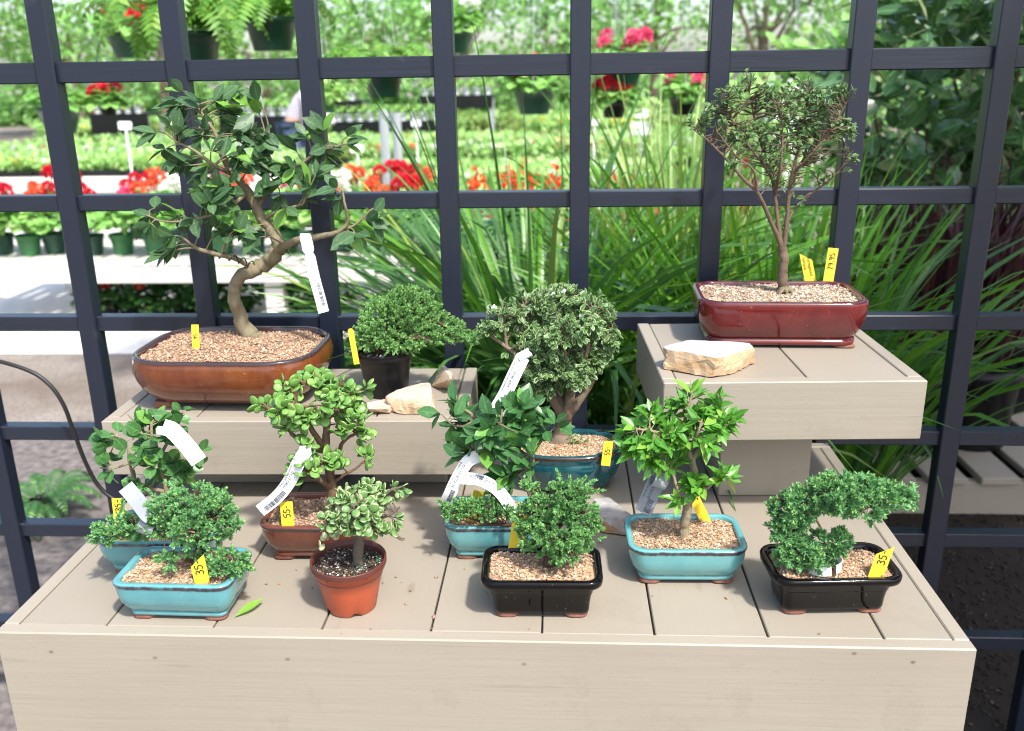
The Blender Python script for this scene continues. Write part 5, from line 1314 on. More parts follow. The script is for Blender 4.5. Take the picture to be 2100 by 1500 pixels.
def table(Y0, Y1, z, pxa, pxb, label, rows, pick, mat='slat', front='white_bench_x', sc=1.0):
    x0, x1 = float(at(pxa, 300, Y0)[0]), float(at(pxb, 300, Y0)[0])
    t = thing('nursery_table', ((x0 + x1) / 2, (Y0 + Y1) / 2, GZ), label, 'table', 'tables of bedding plants')
    mb = MB(); mb.box((x0, Y0, z - .03), (x1, Y1, z), .004); mb.build('tabletop', M[front], t, smooth=False)
    mb = MB(); mb.box((x0, Y0 - .03, z - .17), (x1, Y0 - .001, z - .002), .004); mb.build('front_board', M[front], t, smooth=False)
    for X in np.linspace(x0 + .1, x1 - .1, 5):
        for Y in (Y0 + .06, Y1 - .06):
            mb = MB(); mb.box((X - .04, Y - .04, GZ), (X + .04, Y + .04, z - .031), .004); mb.build('leg', M[front], t, smooth=False)
    rg = np.random.default_rng(int(Y0 * 10))
    for r in range(rows):
        y = Y0 + .18 * sc + r * .31 * sc; x = x0 + .3 * sc
        while x < x1 - .28 * sc:
            v = pick(r, x, rg)
            o = FV[v] if v not in used else copy_tree(FV[v]); used.add(v)
            o.location = (float(x + rg.uniform(-.01, .01)), float(y), z); o.rotation_euler.z = float(rg.uniform(-.03, .03)) + (math.pi if rg.uniform() < .5 else 0)
            o.scale = (sc, sc, sc); x += .56 * sc
table(7.0, 8.4, -.47, 440, 1250, 'nearest bedding table behind the geranium bench', 4, lambda r, x, g: int(g.choice([1, 4, 1, 0])))
table(9.0, 11.3, -.44, 640, 1450, 'long bedding table behind the strap-leaved clump', 6, lambda r, x, g: int(g.choice([1, 4, 1, 2, 5])), front='bpot')
table(9.6, 10.6, -.29, -160, 620, 'white-fronted table of yellow and white flowers at the left', 3, lambda r, x, g: int(g.choice([0, 2, 0, 1])) if r < 2 else 1)
table(11.6, 14.0, -.40, -100, 1500, 'wide middle table of green and pale mauve bedding', 6, lambda r, x, g: int(g.choice([1, 3, 4, 2, 5, 6, 3])), front='bpot', sc=1.35)
table(15.6, 18.6, -.36, 60, 1550, 'far table of yellow-green bedding trays', 6, lambda r, x, g: int(g.choice([4, 1, 4, 0])), front='bpot', sc=1.7)

# ---- raised dark shelves with white pots
def shelf(px0, px1, Y, z0, z1, label):
    x0, x1 = float(at(px0, 220, Y)[0]), float(at(px1, 220, Y)[0])
    t = thing('display_shelf', ((x0 + x1) / 2, Y, GZ), label, 'shelf', 'dark display shelves')
    mb = MB(); mb.box((x0, Y, z1 - .03), (x1, Y + .6, z1), .004); mb.build('shelf_board', M['bpot'], t, smooth=False)
    mb = MB(); mb.box((x0, Y, z0), (x1, Y + .03, z1 - .031), .004); mb.build('front_panel', M['bpot'], t, smooth=False)
    for X in (x0 + .03, x1 - .03):
        for yy in (Y + .05, Y + .55):
            mb = MB(); mb.box((X - .02, yy - .02, GZ), (X + .02, yy + .02, z1 - .031), .003); mb.build('leg', M['steel'], t, smooth=False)
    return x0, x1
WP = None; rng = np.random.default_rng(81)
for (a, b, Y, z0, z1, lab) in ((684, 742, 14, .16, .36, 'small dark shelf of white pots left of the hanging fern'), (858, 1010, 14.6, .20, .40, 'wide dark shelf of white pots behind the strap-leaved clump'), (676, 900, 13.9, -.10, .055, 'long low dark shelf with a row of white pots'), (445, 585, 13.2, -.1, .18, 'dark shelf beside the stooping person'), (180, 300, 14.5, -.12, .20, 'dark shelf with clay pots far left')):
    x0, x1 = shelf(a, b, Y, z0, z1, lab)
    x = x0 + .09
    while x < x1 - .06:
        if WP is None:
            WP = o = thing('white_pot_plant', (0, 0, 0), 'small green plant in a white pot on a dark shelf', 'potted plant', 'white pots on the dark shelves')
            simple_pot(o, .065, .05, .11, 'sign')
            mb = MB(); dome(mb, T_KID, (0, 0, .14), .085, .09, 60, .06, .03, rng); mb.build('foliage', M['bright'], o)
        else: o = copy_tree(WP)
        o.location = (float(x), Y + .12, z1); x += .165

# ---- hanging baskets and ferns
pz = 2.35
for Y, lab in ((3.75, 'galvanised overhead pipe carrying the near fern baskets'), (6.1, 'galvanised overhead pipe carrying the green hanging baskets')):
    t = thing('overhead_pipe', (0, Y, GZ), lab, 'pipe frame', 'overhead pipes')
    mb = MB(); mb.tube([(-5.2, Y, pz), (0, Y, pz), (5.2, Y, pz)], .02, 10); mb.build('crossbar', M['steel'], t)
    for x in (-5.2, 5.2):
        mb = MB(); mb.tube([(x, Y, GZ), (x, Y, pz)], .025, 10); mb.build('upright', M['steel'], t)
def frond(mb, base, az, el0, el1, L, rng, wpin=.09, n=17):
    s = np.linspace(0, 1, n); ang = R(el0) + (R(el1) - R(el0)) * s ** 1.2; ds = L / n
    hor = np.cumsum(np.cos(ang) * ds); ver = np.cumsum(np.sin(ang) * ds)
    h = np.array([math.cos(az), math.sin(az), 0]); sd = np.array([-math.sin(az), math.cos(az), 0])
    P = np.array(base) + hor[:, None] * h + ver[:, None] * np.array([0, 0, 1])
    T = unit(np.gradient(P, axis=0)); Nn = np.cross(sd, T); Nn *= np.sign(Nn[:, 2:] + 1e-6)
    w = wpin * np.sin(np.pi * np.clip(s * .86 + .12, 0, 1)) ** .7
    for sg in (-1, 1):
        d = sd * sg + T * .45 - np.array([0, 0, .25])
        mb.leaves(T_PIN, P[1:], d[1:], Nn[1:], w[1:], L / n * .40, rng.uniform(0, 1, n - 1))
    mb.tube(P, np.linspace(.0035, .001, n), 4, .3, False)
def fern_basket(label, loc, seed, rt=.13, nf=26, L=.55, hang=True, potm='gpot', fm='fern'):
    rng = np.random.default_rng(seed)
    t = thing('hanging_fern' if hang else 'potted_fern', (0, 0, 0), label, 'fern', 'hanging fern baskets' if hang else None)
    simple_pot(t, rt, rt * .7, rt * 1.2, potm)
    mb = MB()
    for k in range(nf):
        a = 6.283 * k / nf + rng.uniform(-.2, .2)
        frond(mb, (.04 * math.cos(a), .04 * math.sin(a), rt * 1.1), a, rng.uniform(35, 75), rng.uniform(-88, -55), L * rng.uniform(.7, 1.1), rng, .085 * L / .55, 18)
    mb.build('fronds', M[fm], t)
    if hang:
        for k in range(3):
            a = k * 2.094 + .4
            mb = MB(); mb.tube([(rt * math.cos(a), rt * math.sin(a), rt * 1.18), (rt * .4 * math.cos(a), rt * .4 * math.sin(a), rt * 1.18 + .3), (0, 0, pz - .02 - loc[2])], .0022, 5); mb.build('hanger_wire', M['steel'], t)
    t.location = Vector([float(v) for v in loc]); return t
def loc_at(px, py, Y): return at(px, py, Y)
f1 = fern_basket('green fern in a hanging basket behind the top of the big ficus', loc_at(395, 150, 3.75), 90, .13, 26, .55)
f2 = copy_tree(f1); f2['label'] = 'green fern in a hanging basket left of the strap-leaved clump'; p = loc_at(788, 200, 3.75); f2.location = Vector(p); f2.rotation_euler.z = 1.1; f2.scale = (.62, .62, .62)
for c in f2.children:
    if c.name.startswith('hanger'): c.scale = (1, 1, (pz - .02 - p[2]) / .62 / (pz - .02 - loc_at(395, 150, 3.75)[2]))
f3 = copy_tree(f1); f3['label'] = 'green fern in a hanging basket behind the second post right of the ficus'; p = loc_at(560, 105, 3.75); f3.location = Vector(p); f3.rotation_euler.z = 2.3; f3.scale = (.8, .8, .8)
for c in f3.children:
    if c.name.startswith('hanger'): c.scale = (1, 1, (pz - .02 - p[2]) / .8 / (pz - .02 - loc_at(395, 150, 3.75)[2]))
f4 = fern_basket('low fern on the ground at the far left edge', (float(at(95, 1060, 2.7)[0]), 2.7, GZ), 93, .06, 22, .22, False, 'bpot', 'round')
f5 = copy_tree(f4); f5['label'] = 'fern standing among the strap leaves left of the middle post'; f5.location = (float(at(985, 400, 3.3)[0]), 3.3, -.05); f5.scale = (2.2, 2.2, 2.2)
st = thing('plant_stand', (float(f5.location.x), 3.3, GZ), 'slim steel plant stand hidden among the strap leaves', 'stand')
mb = MB(); lathe(mb, [(0, .09), (.02, .09), (.021, .02), (.678, .02), (.679, .09), (.699, .09)], 16, (float(f5.location.x), 3.3, GZ)); mb.build('pedestal', M['steel'], st)

def basket(label, px, py_rim, Y, wpx, hpx, potm, fl=None, seed=0, hang=True, leafm='geran'):
    rng = np.random.default_rng(seed); p = at(px, py_rim + hpx, Y); k = ppm(p); rt = wpx / k / 2; H = hpx / k
    t = thing('hanging_basket', p, label, 'hanging basket', 'hanging flower baskets')
    mb = MB(); lathe(mb, [(0, rt * .66), (H * .5, rt * .86), (H * .84, rt * .97), (H * .85, rt * 1.03), (H, rt * 1.05), (H, rt * .97), (H * .8, rt * .93)], 30, p); mb.build('pot', M[potm], t)
    mb = MB(); dome(mb, T_KID, p + np.array([0, 0, H]), rt * 1.35, rt * .95, 150, .075, .04, rng, low=-.25); mb.build('foliage', M[leafm], t)
    if fl:
        for q in range(6):
            a = rng.uniform(0, 6.28); mb = MB(); flowerball(mb, p + np.array([rt * math.cos(a), rt * math.sin(a), H + rt * rng.uniform(.6, 1.2)]), .05, 40, rng, .03); mb.build('flower_head', M[fl], t)
    for q in range(3):
        a = q * 2.094 + .5
        mb = MB(); mb.tube([p + np.array([rt * math.cos(a), rt * math.sin(a), H]), p + np.array([rt * .3 * math.cos(a), rt * .3 * math.sin(a), H + .35]), np.array([p[0], p[1], pz - .02])], .0025, 5); mb.build('hanger_wire', M['steel'], t)
    return t
basket('large green pot with scalloped leaves hanging left of the middle post', 1096, 180, 6.1, 88, 54, 'gpot', 'p_coral', 101)
basket('green pot cut off by the top rail with pink flowers', 1278, 128, 6.1, 82, 52, 'gpot', 'p_pink', 102)
basket('black pot of geranium leaves hanging right of the middle post', 1258, 206, 6.1, 58, 36, 'bpot', 'p_red', 103)
basket('grey-green pot hanging at the far left behind the first post', 128, 222, 6.1, 82, 52, 'gpot', None, 104)
basket('small black pot of red geraniums hanging near the left post', 224, 210, 6.1, 40, 26, 'bpot', 'p_red', 105)
basket('bright green pot hanging right of the third post', 672, 196, 6.1, 36, 36, 'gpot2', None, 106, leafm='bright')
basket('black pot with pink flowers hanging behind the serissa tree', 1400, 196, 6.1, 60, 40, 'bpot', 'p_pink', 107)
basket('dark pot with green leaves hanging behind the top of the serissa tree', 1620, 130, 6.1, 58, 32, 'bpot', None, 108)
basket('green pot with white flowers hanging above the top rail left of centre', 930, 60, 6.1, 84, 50, 'gpot', 'p_white', 109)
basket('green pot with red flowers hanging above the top rail at the left', 270, 70, 6.1, 86, 50, 'gpot', 'p_red', 110)

# ---- signs, posts
def sign(px, py, Y, w, h, label):
    p = at(px, py, Y); k = ppm(p); w /= k; h /= k
    t = thing('plant_sign', (p[0], p[1], GZ), label, 'sign', 'white plant signs')
    mb = MB(); q = rrect(w / 2, h / 2, h * .15, 3); f = [np.stack([p[0] + q[:, 0], np.full(len(q), p[1] + dy), p[2] + q[:, 1]], 1) for dy in (0, .006)]
    mb.loft(f, None, True, True); mb.build('panel', M['sign'], t, smooth=False)
    mb = MB(); mb.box((p[0] - .008, p[1] + .007, GZ), (p[0] + .008, p[1] + .017, p[2]), .001); mb.build('stake', M['sign'], t, smooth=False)
sign(1315, 264, 7.0, 46, 26, 'larger low white plant sign right of the middle post')
sign(1316, 233, 7.4, 29, 17, 'smaller high white plant sign right of the middle post')
sign(1219, 251, 7.2, 20, 12, 'small white sign close beside the middle post')
sign(853, 253, 9.0, 20, 13, 'white sign on a thin stake left of the fourth post')
sign(732, 305, 9.0, 28, 16, 'white sign just right of the third post')
sign(256, 258, 9.0, 28, 16, 'white sign right of the first post')
sign(1250, 345, 4.9, 26, 15, 'white sign hidden among the strap leaves')
for px, Y, y0, lab in ((488, 10, 205, 'thin white post behind the big ficus'), (786, 8.6, 226, 'pale metal leg left of a pair under the fern'), (812, 8.7, 232, 'pale metal leg right of a pair under the fern'), (1597, 7.5, 100, 'pale pinkish post behind the serissa tree'), (1625, 7.6, 100, 'white pole behind the serissa tree')):
    p = at(px, y0, Y); mb = MB(); w_ = .045 if px < 1500 else .075
    mb.tube([(p[0], p[1], GZ), (p[0], p[1], p[2])], w_, 12); tag(mb.build('metal_post', M['steel'] if px < 1500 else M['sign'], origin=(p[0], p[1], GZ)), lab, 'post')
# terracotta pots far left
TP = None
for k, (px, Y) in enumerate(((195, 14.8), (212, 14.8), (228, 14.8), (246, 14.8), (262, 14.8), (282, 14.8))):
    if TP is None: TP = o = thing('clay_pot', (0, 0, 0), 'terracotta pot on the far dark shelf', 'pot', 'clay pots on the far shelf'); simple_pot(o, .10, .07, .17, 'rpot', name='body')
    else: o = copy_tree(TP)
    o.location = (float(at(px, 220, Y)[0]), Y, .20)

# ---- strap-leaved clumps
def blades(mb, c, r, n, Lr, wr, tilt0, tilt1, rng, az=None, seg=9, rr=(0, .85), young=.06, twist=.4):
    a = rng.uniform(0, 2 * math.pi, n) if az is None else R(az[0]) + rng.uniform(-1, 1, n) * R(az[1])
    L = rng.uniform(*Lr, n); t0 = np.radians(rng.uniform(*tilt0, n)); t1 = np.radians(rng.uniform(*tilt1, n))
    rad = r * np.sqrt(rng.uniform(0, 1, n)); b = np.array(c) + np.stack([rad * np.cos(a), rad * np.sin(a), np.zeros(n)], 1)
    w = rng.uniform(*wr, n)
    s = np.linspace(0, 1, seg)
    th = t0[:, None] + (t1 - t0)[:, None] * s[None] ** 1.7
    ds = (L / (seg - 1))[:, None]
    hx = np.concatenate([np.zeros((n, 1)), np.cumsum(np.sin(th[:, :-1]) * ds, 1)], 1); hz = np.concatenate([np.zeros((n, 1)), np.cumsum(np.cos(th[:, :-1]) * ds, 1)], 1)
    sway = rng.normal(size=n)[:, None] * .10 * L[:, None] * s[None] ** 2
    ca, sa = np.cos(a)[:, None], np.sin(a)[:, None]
    P = np.stack([b[:, :1] + hx * ca - sway * sa, b[:, 1:2] + hx * sa + sway * ca, b[:, 2:] + hz], -1)
    tw = rng.normal(size=n)[:, None] * twist + rng.normal(size=n)[:, None] * twist * s[None]
    sd = np.stack([-sa * np.cos(tw), ca * np.cos(tw), np.sin(tw)], -1)
    wid = (w[:, None] * np.minimum(1, (1 - s[None]) * 2.6) ** .8 * (.55 + .45 * np.minimum(1, s[None] * 4)))[..., None] / 2
    fold = np.array([0, 0, 1.0]) * wid * .35
    V = np.stack([P - sd * wid + fold, P, P + sd * wid + fold], 2)
    i = np.arange(seg - 1)[:, None] * 3
    F = np.concatenate([np.stack([i + 0, i + 1, i + 4, i + 3], -1), np.stack([i + 1, i + 2, i + 5, i + 4], -1)]).reshape(-1, 4)
    F = (F[None] + (np.arange(n) * seg * 3)[:, None, None]).reshape(-1, 4)
    rn = rng.uniform(*rr, n); rn = np.where(rng.uniform(size=n) < young, .97, rn)
    uv = np.stack([np.tile(np.repeat(s, 3), (n, 1)), np.tile(np.tile([-1, 0, 1], seg), (n, 1))], -1)
    mb.add(V.reshape(-1, 3), F, np.repeat(rn, seg * 3), uv.reshape(-1, 2))
def clump(name, label, cat, px, Y, mat, sets, seed, potr=.14, potH=.26, zbase=GZ, group='clumps of strap leaves', potm='bpot'):
    rng = np.random.default_rng(seed); X = float(at(px, 700, Y)[0])
    t = thing(name, (X, Y, zbase), label, cat, group)
    if potr: simple_pot(t, potr, potr * .8, potH, potm)
    for m, kw in sets:
        mb = MB()
        for q in kw: blades(mb, (X, Y, zbase + (potH - .03 if potr else 0)), q.pop('r', .09), q.pop('n'), q.pop('L'), q.pop('w'), q.pop('t0'), q.pop('t1'), rng, **q)
        mb.build('leaves', M[m], t)
    return t
clump('lily_turf', 'big fountain of dark green strap leaves filling the middle of the trellis', 'grass clump', 1105, 2.45, 'grass',
      [('grass', [dict(n=260, L=(.80, 1.25), w=(.017, .028), t0=(4, 34), t1=(60, 140), r=.12), dict(n=280, L=(.6, 1.15), w=(.017, .028), t0=(12, 48), t1=(80, 160), r=.13), dict(n=260, L=(.45, .95), w=(.014, .024), t0=(15, 60), t1=(70, 145), r=.14, rr=(0, .45)), dict(n=22, L=(1.10, 1.40), w=(.009, .015), t0=(0, 14), t1=(10, 40), r=.10)]), ('grass_lt', [dict(n=130, L=(.8, 1.3), w=(.015, .025), t0=(4, 38), t1=(50, 130), r=.12)])], 120)
clump('lily_turf', 'second dark green strap-leaved clump in the lower middle behind the cream-edged serissa', 'grass clump', 1235, 2.25, 'grass',
      [('grass', [dict(n=260, L=(.6, 1.15), w=(.014, .023), t0=(4, 30), t1=(70, 150), r=.12)])], 121, .13, .22)
clump('iris_clump', 'bright green broad-bladed clump behind the serissa tree', 'grass clump', 1590, 2.5, 'grass_lt',
      [('grass_lt', [dict(n=130, L=(.75, 1.12), w=(.020, .032), t0=(0, 18), t1=(10, 60), r=.16, twist=.7), dict(n=50, L=(.7, 1.0), w=(.018, .028), t0=(5, 30), t1=(60, 130), r=.16), dict(n=70, L=(.8, 1.15), w=(.016, .026), t0=(20, 46), t1=(50, 110), r=.14, az=(175, 40))]), ('grass', [dict(n=50, L=(.7, 1.0), w=(.016, .026), t0=(5, 30), t1=(40, 130), r=.15)])], 122, .17, .26)
clump('tall_grass', 'tall thin yellow-green grass right of the middle post', 'grass clump', 1395, 2.95, 'grass_y',
      [('grass_y', [dict(n=120, L=(.85, 1.32), w=(.011, .019), t0=(0, 16), t1=(8, 50), r=.16)]), ('grass_lt', [dict(n=170, L=(.8, 1.3), w=(.014, .023), t0=(2, 26), t1=(30, 120), r=.14)])], 123, .16, .26)
clump('agapanthus_clump', 'pale arching strap leaves right of the serissa tree', 'grass clump', 1745, 2.42, 'grass',
      [('grass_lt', [dict(n=60, L=(.75, 1.15), w=(.014, .022), t0=(4, 34), t1=(50, 125), r=.10)]), ('grass', [dict(n=60, L=(.75, 1.1), w=(.014, .022), t0=(4, 34), t1=(50, 135), r=.10)])], 124, .13, .24)
# ---- pallet on the right with purple flax pots
PZ = -.605
px0, px1 = float(at(1690, 985, 2.78)[0]), float(at(1690, 985, 2.78)[0]) + 1.5
pl = thing('pallet', ((px0 + px1) / 2, 3.3, GZ), 'low weathered timber pallet bench carrying the purple plants', 'pallet')
mb = MB(); x = px0; k = 0
while x < px1: mb.box((x, 2.78, PZ - .024), (x + .125, 4.0, PZ + (k % 2) * .001), .003); x += .17; k += 1
mb.build('slats', M['slat'], pl, smooth=False)
mb = MB(); mb.box((px0, 2.80, GZ), (px1, 2.84, PZ - .0245), .003); mb.build('front_board', M['slat'], pl, smooth=False)
mb = MB(); mb.box((px0, 3.94, GZ), (px1, 3.98, PZ - .0245), .003); mb.build('back_board', M['slat'], pl, smooth=False)
for k, (px, Y, s) in enumerate(((1800, 3.28, .95), (1905, 3.08, 1.0), (2010, 3.12, 1.0), (2060, 3.5, 1.1), (1880, 3.55, 1.1))):
    clump('purple_flax', ['purple flax behind the dark red pot', 'purple flax in a black pot on the pallet beside the right post', 'purple flax in a black pot at the right edge', 'purple flax in the back row at the right edge', 'purple flax in the back row of the pallet'][k], 'purple plant', px, Y, 'purple',
          [('purple', [dict(n=75, L=(.40 * s, .72 * s), w=(.016, .030), t0=(0, 22), t1=(4, 55), r=.09, twist=.8)])], 130 + k, .155, .30, PZ + .001, 'purple flaxes on the pallet')
# ---- salvias
for k, (px, Y) in enumerate(((985, 4.1), (1060, 4.2), (1135, 4.1), (1300, 4.2), (1570, 4.2))):
    rng = np.random.default_rng(140 + k); p = at(px, 400, Y)
    t = thing('salvia', (p[0], Y, GZ), ['orange salvia spikes left of the strap-leaved clump', 'orange salvia spikes behind the strap-leaved clump', 'orange salvia spikes beside the middle post', 'red salvia spikes among the thin grass', 'red salvia spikes behind the serissa tree'][k], 'flower', 'salvias behind the grasses')
    simple_pot(t, .12, .09, .2, 'bpot')
    mb = MB(); dome(mb, T_LAN, (p[0], Y, GZ + .48), .22, .36, 260, .075, .028, rng); mb.build('foliage', M['geran'], t)
    m2 = MB()
    for q in range(13):
        a = rng.uniform(0, 6.28); r = rng.uniform(.02, .24); z0 = GZ + rng.uniform(.72, .9); b = np.array([p[0] + r * math.cos(a), Y + r * math.sin(a), z0]); tp = b + np.array([rng.normal() * .02, rng.normal() * .02, rng.uniform(.10, .2)])
        m2.tube([np.array([p[0] + r * .4 * math.cos(a), Y + r * .4 * math.sin(a), GZ + .3]), b, tp], .003, 4)
        mb = MB(); n = 16; s = rng.uniform(0, 1, (n, 1)); mb.leaves(T_PIN, b + (tp - b) * s, rng.normal(size=(n, 3)) + np.array([0, -.2, .2]), rng.normal(size=(n, 3)), .034, .011, rng.uniform(0, 1, n)); mb.build('flower_spike', M['p_orange' if k < 3 else 'p_red'], t)
    m2.build('stems', M['stem_g'], t)

# ---- glossy shrub at the right
def bush(name, label, cat, c, r, h, n, ln, wd, mat, seed, tpl=T_FIC, group=None, stems=7):
    rng = np.random.default_rng(seed); t = thing(name, (c[0], c[1], GZ), label, cat, group); c = np.array(c, float)
    mb = MB(); twl = []
    for k in range(stems):
        a = rng.uniform(0, 6.28); e = c + np.array([r * .75 * math.cos(a), r * .75 * math.sin(a), h * rng.uniform(-.3, .8)])
        P = spline(np.array([[c[0] + .04 * math.cos(a), c[1] + .04 * math.sin(a), GZ], [c[0] + r * .3 * math.cos(a), c[1] + r * .3 * math.sin(a), (GZ + c[2]) / 2], e]), 6); mb.tube(P, np.linspace(.018, .005, len(P)), 7, .5, True, .05, rng)
    mb.build('stems', M['bark_d'], t)
    u = unit(rng.normal(size=(n, 3))); rad = rng.uniform(.35, 1, (n, 1)) ** .5
    lump = 1 + .22 * np.sin(u[:, :1] * 5 + seed) * np.cos(u[:, 2:] * 6) + .1 * np.sin(u[:, 1:2] * 9)
    q = c + u * rad * lump * np.array([r, r, h])
    d = u * np.array([1, 1, .3]) + rng.normal(size=(n, 3)) * .6 + np.array([0, 0, .1])
    mb = MB(); rn = rng.uniform(0, .85, n); rn = np.where(rng.uniform(size=n) < .08, .97, rn)
    mb.leaves(tpl, q, d, rng.normal(size=(n, 3)) * .5 + np.array([0, -.15, 1]) + u * .4, ln * rng.uniform(.7, 1.25, n), wd * rng.uniform(.7, 1.25, n), rn); mb.build('foliage', M[mat], t)
    return t
bush('glossy_shrub', 'large glossy-leaved evergreen shrub filling the upper right of the trellis', 'shrub', (float(at(1935, 260, 3.9)[0]), 3.9, .52), .50, .66, 1500, .13, .028, 'magnolia', 150)
bush('glossy_shrub', 'glossy-leaved shrub at the right edge behind the first glossy one', 'shrub', (float(at(2150, 230, 4.4)[0]), 4.4, .6), .6, .95, 1700, .13, .028, 'magnolia', 151)
bush('leafy_shrub', 'mid green shrub between the serissa tree and the glossy shrub', 'shrub', (float(at(1745, 240, 5.6)[0]), 5.6, .25), .55, .8, 1100, .08, .026, 'geran', 152)
bush('leafy_shrub', 'sunlit green shrub behind the thin yellow-green grass', 'shrub', (float(at(1480, 260, 6.8)[0]), 6.8, .1), .6, .75, 1100, .08, .028, 'bright', 153)

bush('added_shade_tree', 'unseen glossy evergreen tree added to shade the pallet from beyond the right edge', 'tree', (2.35, 2.15, 1.75), .85, .75, 2600, .13, .034, 'magnolia', 155)  # out of view, added only to cast shade on the pallet and purple pots
bush('added_shade_tree', 'second unseen glossy evergreen tree added to shade the far right ground', 'tree', (2.0, .75, 1.9), .62, .6, 1800, .13, .034, 'magnolia', 156)  # another unseen crown added to block sun from the right-hand ground
# ---- trees at the back
def tree(label, X, Y, H, r, seed, mat='tree', n=1500):
    rng = np.random.default_rng(seed); t = thing('background_tree', (X, Y, GZ), label, 'tree', 'trees at the back of the nursery')
    mb = MB(); top = np.array([X, Y, GZ + H * .8]); base = np.array([X, Y, GZ])
    mb.tube(spline(np.array([base, base + [.05, 0, H * .4], top]), 5), np.linspace(.16, .04, 11), 9, .5, True, .05, rng)
    ends = []
    for k in range(9):
        a = rng.uniform(0, 6.28); b = base + [0, 0, H * rng.uniform(.25, .6)]; e = base + [r * .75 * math.cos(a), r * .75 * math.sin(a), H * rng.uniform(.35, .92)]
        mb.tube(spline(np.array([b, (b + e) / 2 + [0, 0, .2], e]), 4), np.linspace(.06, .015, 9), 6, .5, False); ends.append(e)
    mb.build('trunk', M['bark_g'], t)
    ends += [top, base + [0, 0, H * .9]]; q = []
    for e in ends: q.append(e + rng.normal(size=(n // len(ends), 3)) * np.array([r * .30, r * .30, H * .10]))
    q = np.concatenate(q); k = len(q)
    mb = MB(); mb.leaves(T_RND, q, rng.normal(size=(k, 3)), rng.normal(size=(k, 3)) * .5 + np.array([0, 0, 1]), rng.uniform(.12, .24, k), rng.uniform(.05, .09, k), rng.uniform(0, .9, k)); mb.build('crown', M[mat], t)
for k, (px, Y, H, r, m, lab) in enumerate(((-60, 24, 4.6, 2.0, 'tree', 'rounded green tree at the far left of the back row'), (150, 27, 3.6, 1.8, 'geran', 'light green tree behind the first trellis gap'), (330, 24, 4.4, 1.9, 'tree', 'full green tree behind the big ficus'), (540, 29, 4.0, 2.1, 'geran', 'pale green tree behind the stooping person'), (720, 25, 3.4, 1.8, 'tree', 'low green tree right of the third post'), (930, 28, 4.2, 2.0, 'geran', 'light green tree behind the fourth post'), (1120, 24, 3.6, 1.9, 'tree', 'green tree behind the middle post'), (1340, 27, 4.6, 2.2, 'geran', 'tall light green tree right of the middle'), (1560, 23, 4.4, 2.0, 'tree', 'green tree behind the serissa tree'), (1800, 26, 4.2, 2.1, 'tree', 'green tree behind the glossy shrub'), (2080, 24, 4.8, 2.1, 'geran', 'light green tree at the far right of the back row'))):
    tree(lab, float(at(px, 150, Y)[0]), Y, H, r, 160 + k, m)
mb = MB(); rng = np.random.default_rng(199); n = 9000
q = np.stack([rng.uniform(-22, 22, n), rng.uniform(31, 33, n), GZ + rng.uniform(0, 1, n) ** 1.0 * (1.15 + .35 * np.sin(rng.uniform(0, 60, n)))], 1)
mb.leaves(T_RND, q, rng.normal(size=(n, 3)), rng.normal(size=(n, 3)) * .5 + np.array([0, -.4, 1]), rng.uniform(.2, .4, n), rng.uniform(.1, .16, n), rng.uniform(0, .9, n))
o = tag(mb.build('far_hedge', M['tree'], origin=(0, 32, GZ)), 'far green hedge closing off the back of the nursery', 'hedge', None, 'stuff')

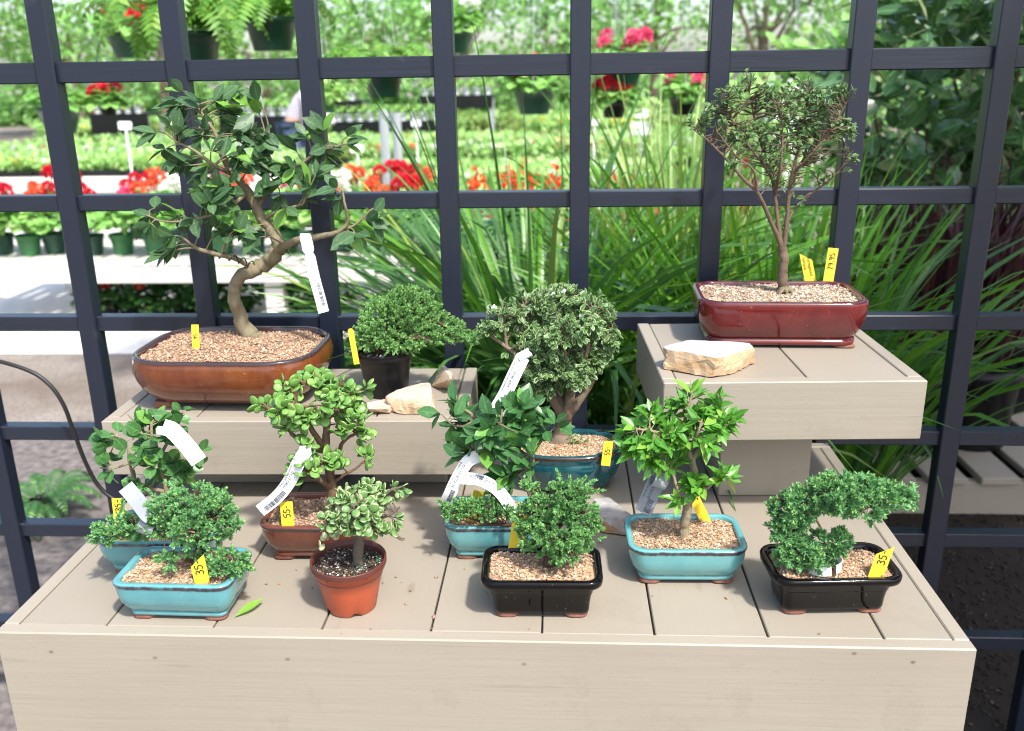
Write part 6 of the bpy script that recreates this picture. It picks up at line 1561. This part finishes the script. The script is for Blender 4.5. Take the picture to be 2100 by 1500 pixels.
# ---- stooping visitor
def person():
    p = at(600, 240, 11.0); X, Y = float(p[0]), 11.0
    t = thing('person', (X, Y, GZ), 'stooping person in a pale lilac shirt behind the third trellis post', 'person')
    def skin(name, verts, edges, radii, mat, parent, sub=2):
        me = bpy.data.meshes.new(name); me.from_pydata([tuple(v) for v in verts], edges, []); ob = bpy.data.objects.new(name, me); COL.objects.link(ob)
        m = ob.modifiers.new('skin', 'SKIN'); ob.modifiers.new('sub', 'SUBSURF').levels = sub
        for k, r in enumerate(radii): me.skin_vertices[0].data[k].radius = (r[0], r[1]) if isinstance(r, tuple) else (r, r)
        me.skin_vertices[0].data[0].use_root = True
        dg = bpy.context.evaluated_depsgraph_get(); m2 = bpy.data.meshes.new_from_object(ob.evaluated_get(dg)); bpy.data.objects.remove(ob)
        m2.name = name; m2.polygons.foreach_set('use_smooth', [True] * len(m2.polygons)); m2.materials.clear(); m2.materials.append(M[mat]) if isinstance(mat, str) else m2.materials.append(mat)
        o2 = bpy.data.objects.new(name, m2); COL.objects.link(o2); o2.parent = parent; return o2
    # local coords: x right, y away, z up; leaning to the right over the bench
    J = dict(pel=(0, 0, .88), sp=(.06, -.01, 1.04), ch=(.17, -.02, 1.20), nk=(.27, -.02, 1.33), hd=(.34, -.03, 1.42), ht=(.40, -.03, 1.50),
             sl=(.20, -.17, 1.26), el=(.27, -.21, 1.02), hl=(.42, -.17, .86), sr=(.20, .15, 1.26), er=(.32, .19, 1.04), hr=(.47, .12, .90),
             hipl=(-.01, -.09, .84), kl=(.03, -.10, .48), al=(-.02, -.10, .08), fl=(.12, -.11, .03), hipr=(-.01, .09, .84), kr=(.05, .10, .48), ar=(.02, .10, .08), fr=(.16, .11, .03))
    names = list(J); V = [J[k] for k in names]; ix = {k: i for i, k in enumerate(names)}
    E = [('pel', 'sp'), ('sp', 'ch'), ('ch', 'nk'), ('nk', 'hd'), ('hd', 'ht'), ('ch', 'sl'), ('sl', 'el'), ('el', 'hl'), ('ch', 'sr'), ('sr', 'er'), ('er', 'hr'), ('pel', 'hipl'), ('hipl', 'kl'), ('kl', 'al'), ('al', 'fl'), ('pel', 'hipr'), ('hipr', 'kr'), ('kr', 'ar'), ('ar', 'fr')]
    rad = dict(pel=.13, sp=.12, ch=.135, nk=.05, hd=.085, ht=.07, sl=.06, el=.042, hl=.03, sr=.06, er=.042, hr=.03, hipl=.09, kl=.06, al=.04, fl=.035, hipr=.09, kr=.06, ar=.04, fr=.035)
    skinm = plain('skin', (.55, .32, .23), .55, .05)
    b = skin('body', V, [(ix[a], ix[c]) for a, c in E], [rad[k] for k in names], skinm, t)
    def sub(keys, grow, name, mat):
        ii = {k: i for i, k in enumerate(keys)}; ed = [(ii[a], ii[c]) for a, c in E if a in ii and c in ii]
        return skin(name, [J[k] for k in keys], ed, [rad[k] + grow for k in keys], mat, t)
    sub(['pel', 'sp', 'ch', 'sl', 'el', 'hl', 'sr', 'er', 'hr'], .018, 'shirt', plain('lilac_cotton', (.66, .58, .68), .85, .05))
    sub(['pel', 'hipl', 'kl', 'al', 'hipr', 'kr', 'ar'], .022, 'trousers', plain('blue_denim', (.07, .10, .18), .85, .1))
    mb = MB(); c = np.array([X, Y, GZ]) + np.array([.385, -.03, 1.49]); rg = np.random.default_rng(3)
    an = np.linspace(0, 6.283, 14, endpoint=False); mb.loft([c + np.stack([r * np.cos(an), r * np.sin(an), np.full(14, h)], 1) for h, r in ((-.06, .088), (0, .098), (.05, .08), (.085, .03))], None, False, True)
    mb.build('hair', plain('grey_brown_hair', (.16, .12, .09), .7, .3, 80), t)
    mb = MB(); mb.loft([np.array([X, Y, GZ]) + np.array([.44, -.03, 1.43]) + np.stack([r * np.cos(an) + h, r * np.sin(an), np.full(14, -h * .3)], 1) for h, r in ((0, .018), (.03, .012), (.045, .004))], None, False, True); mb.build('nose', skinm, t)
person()
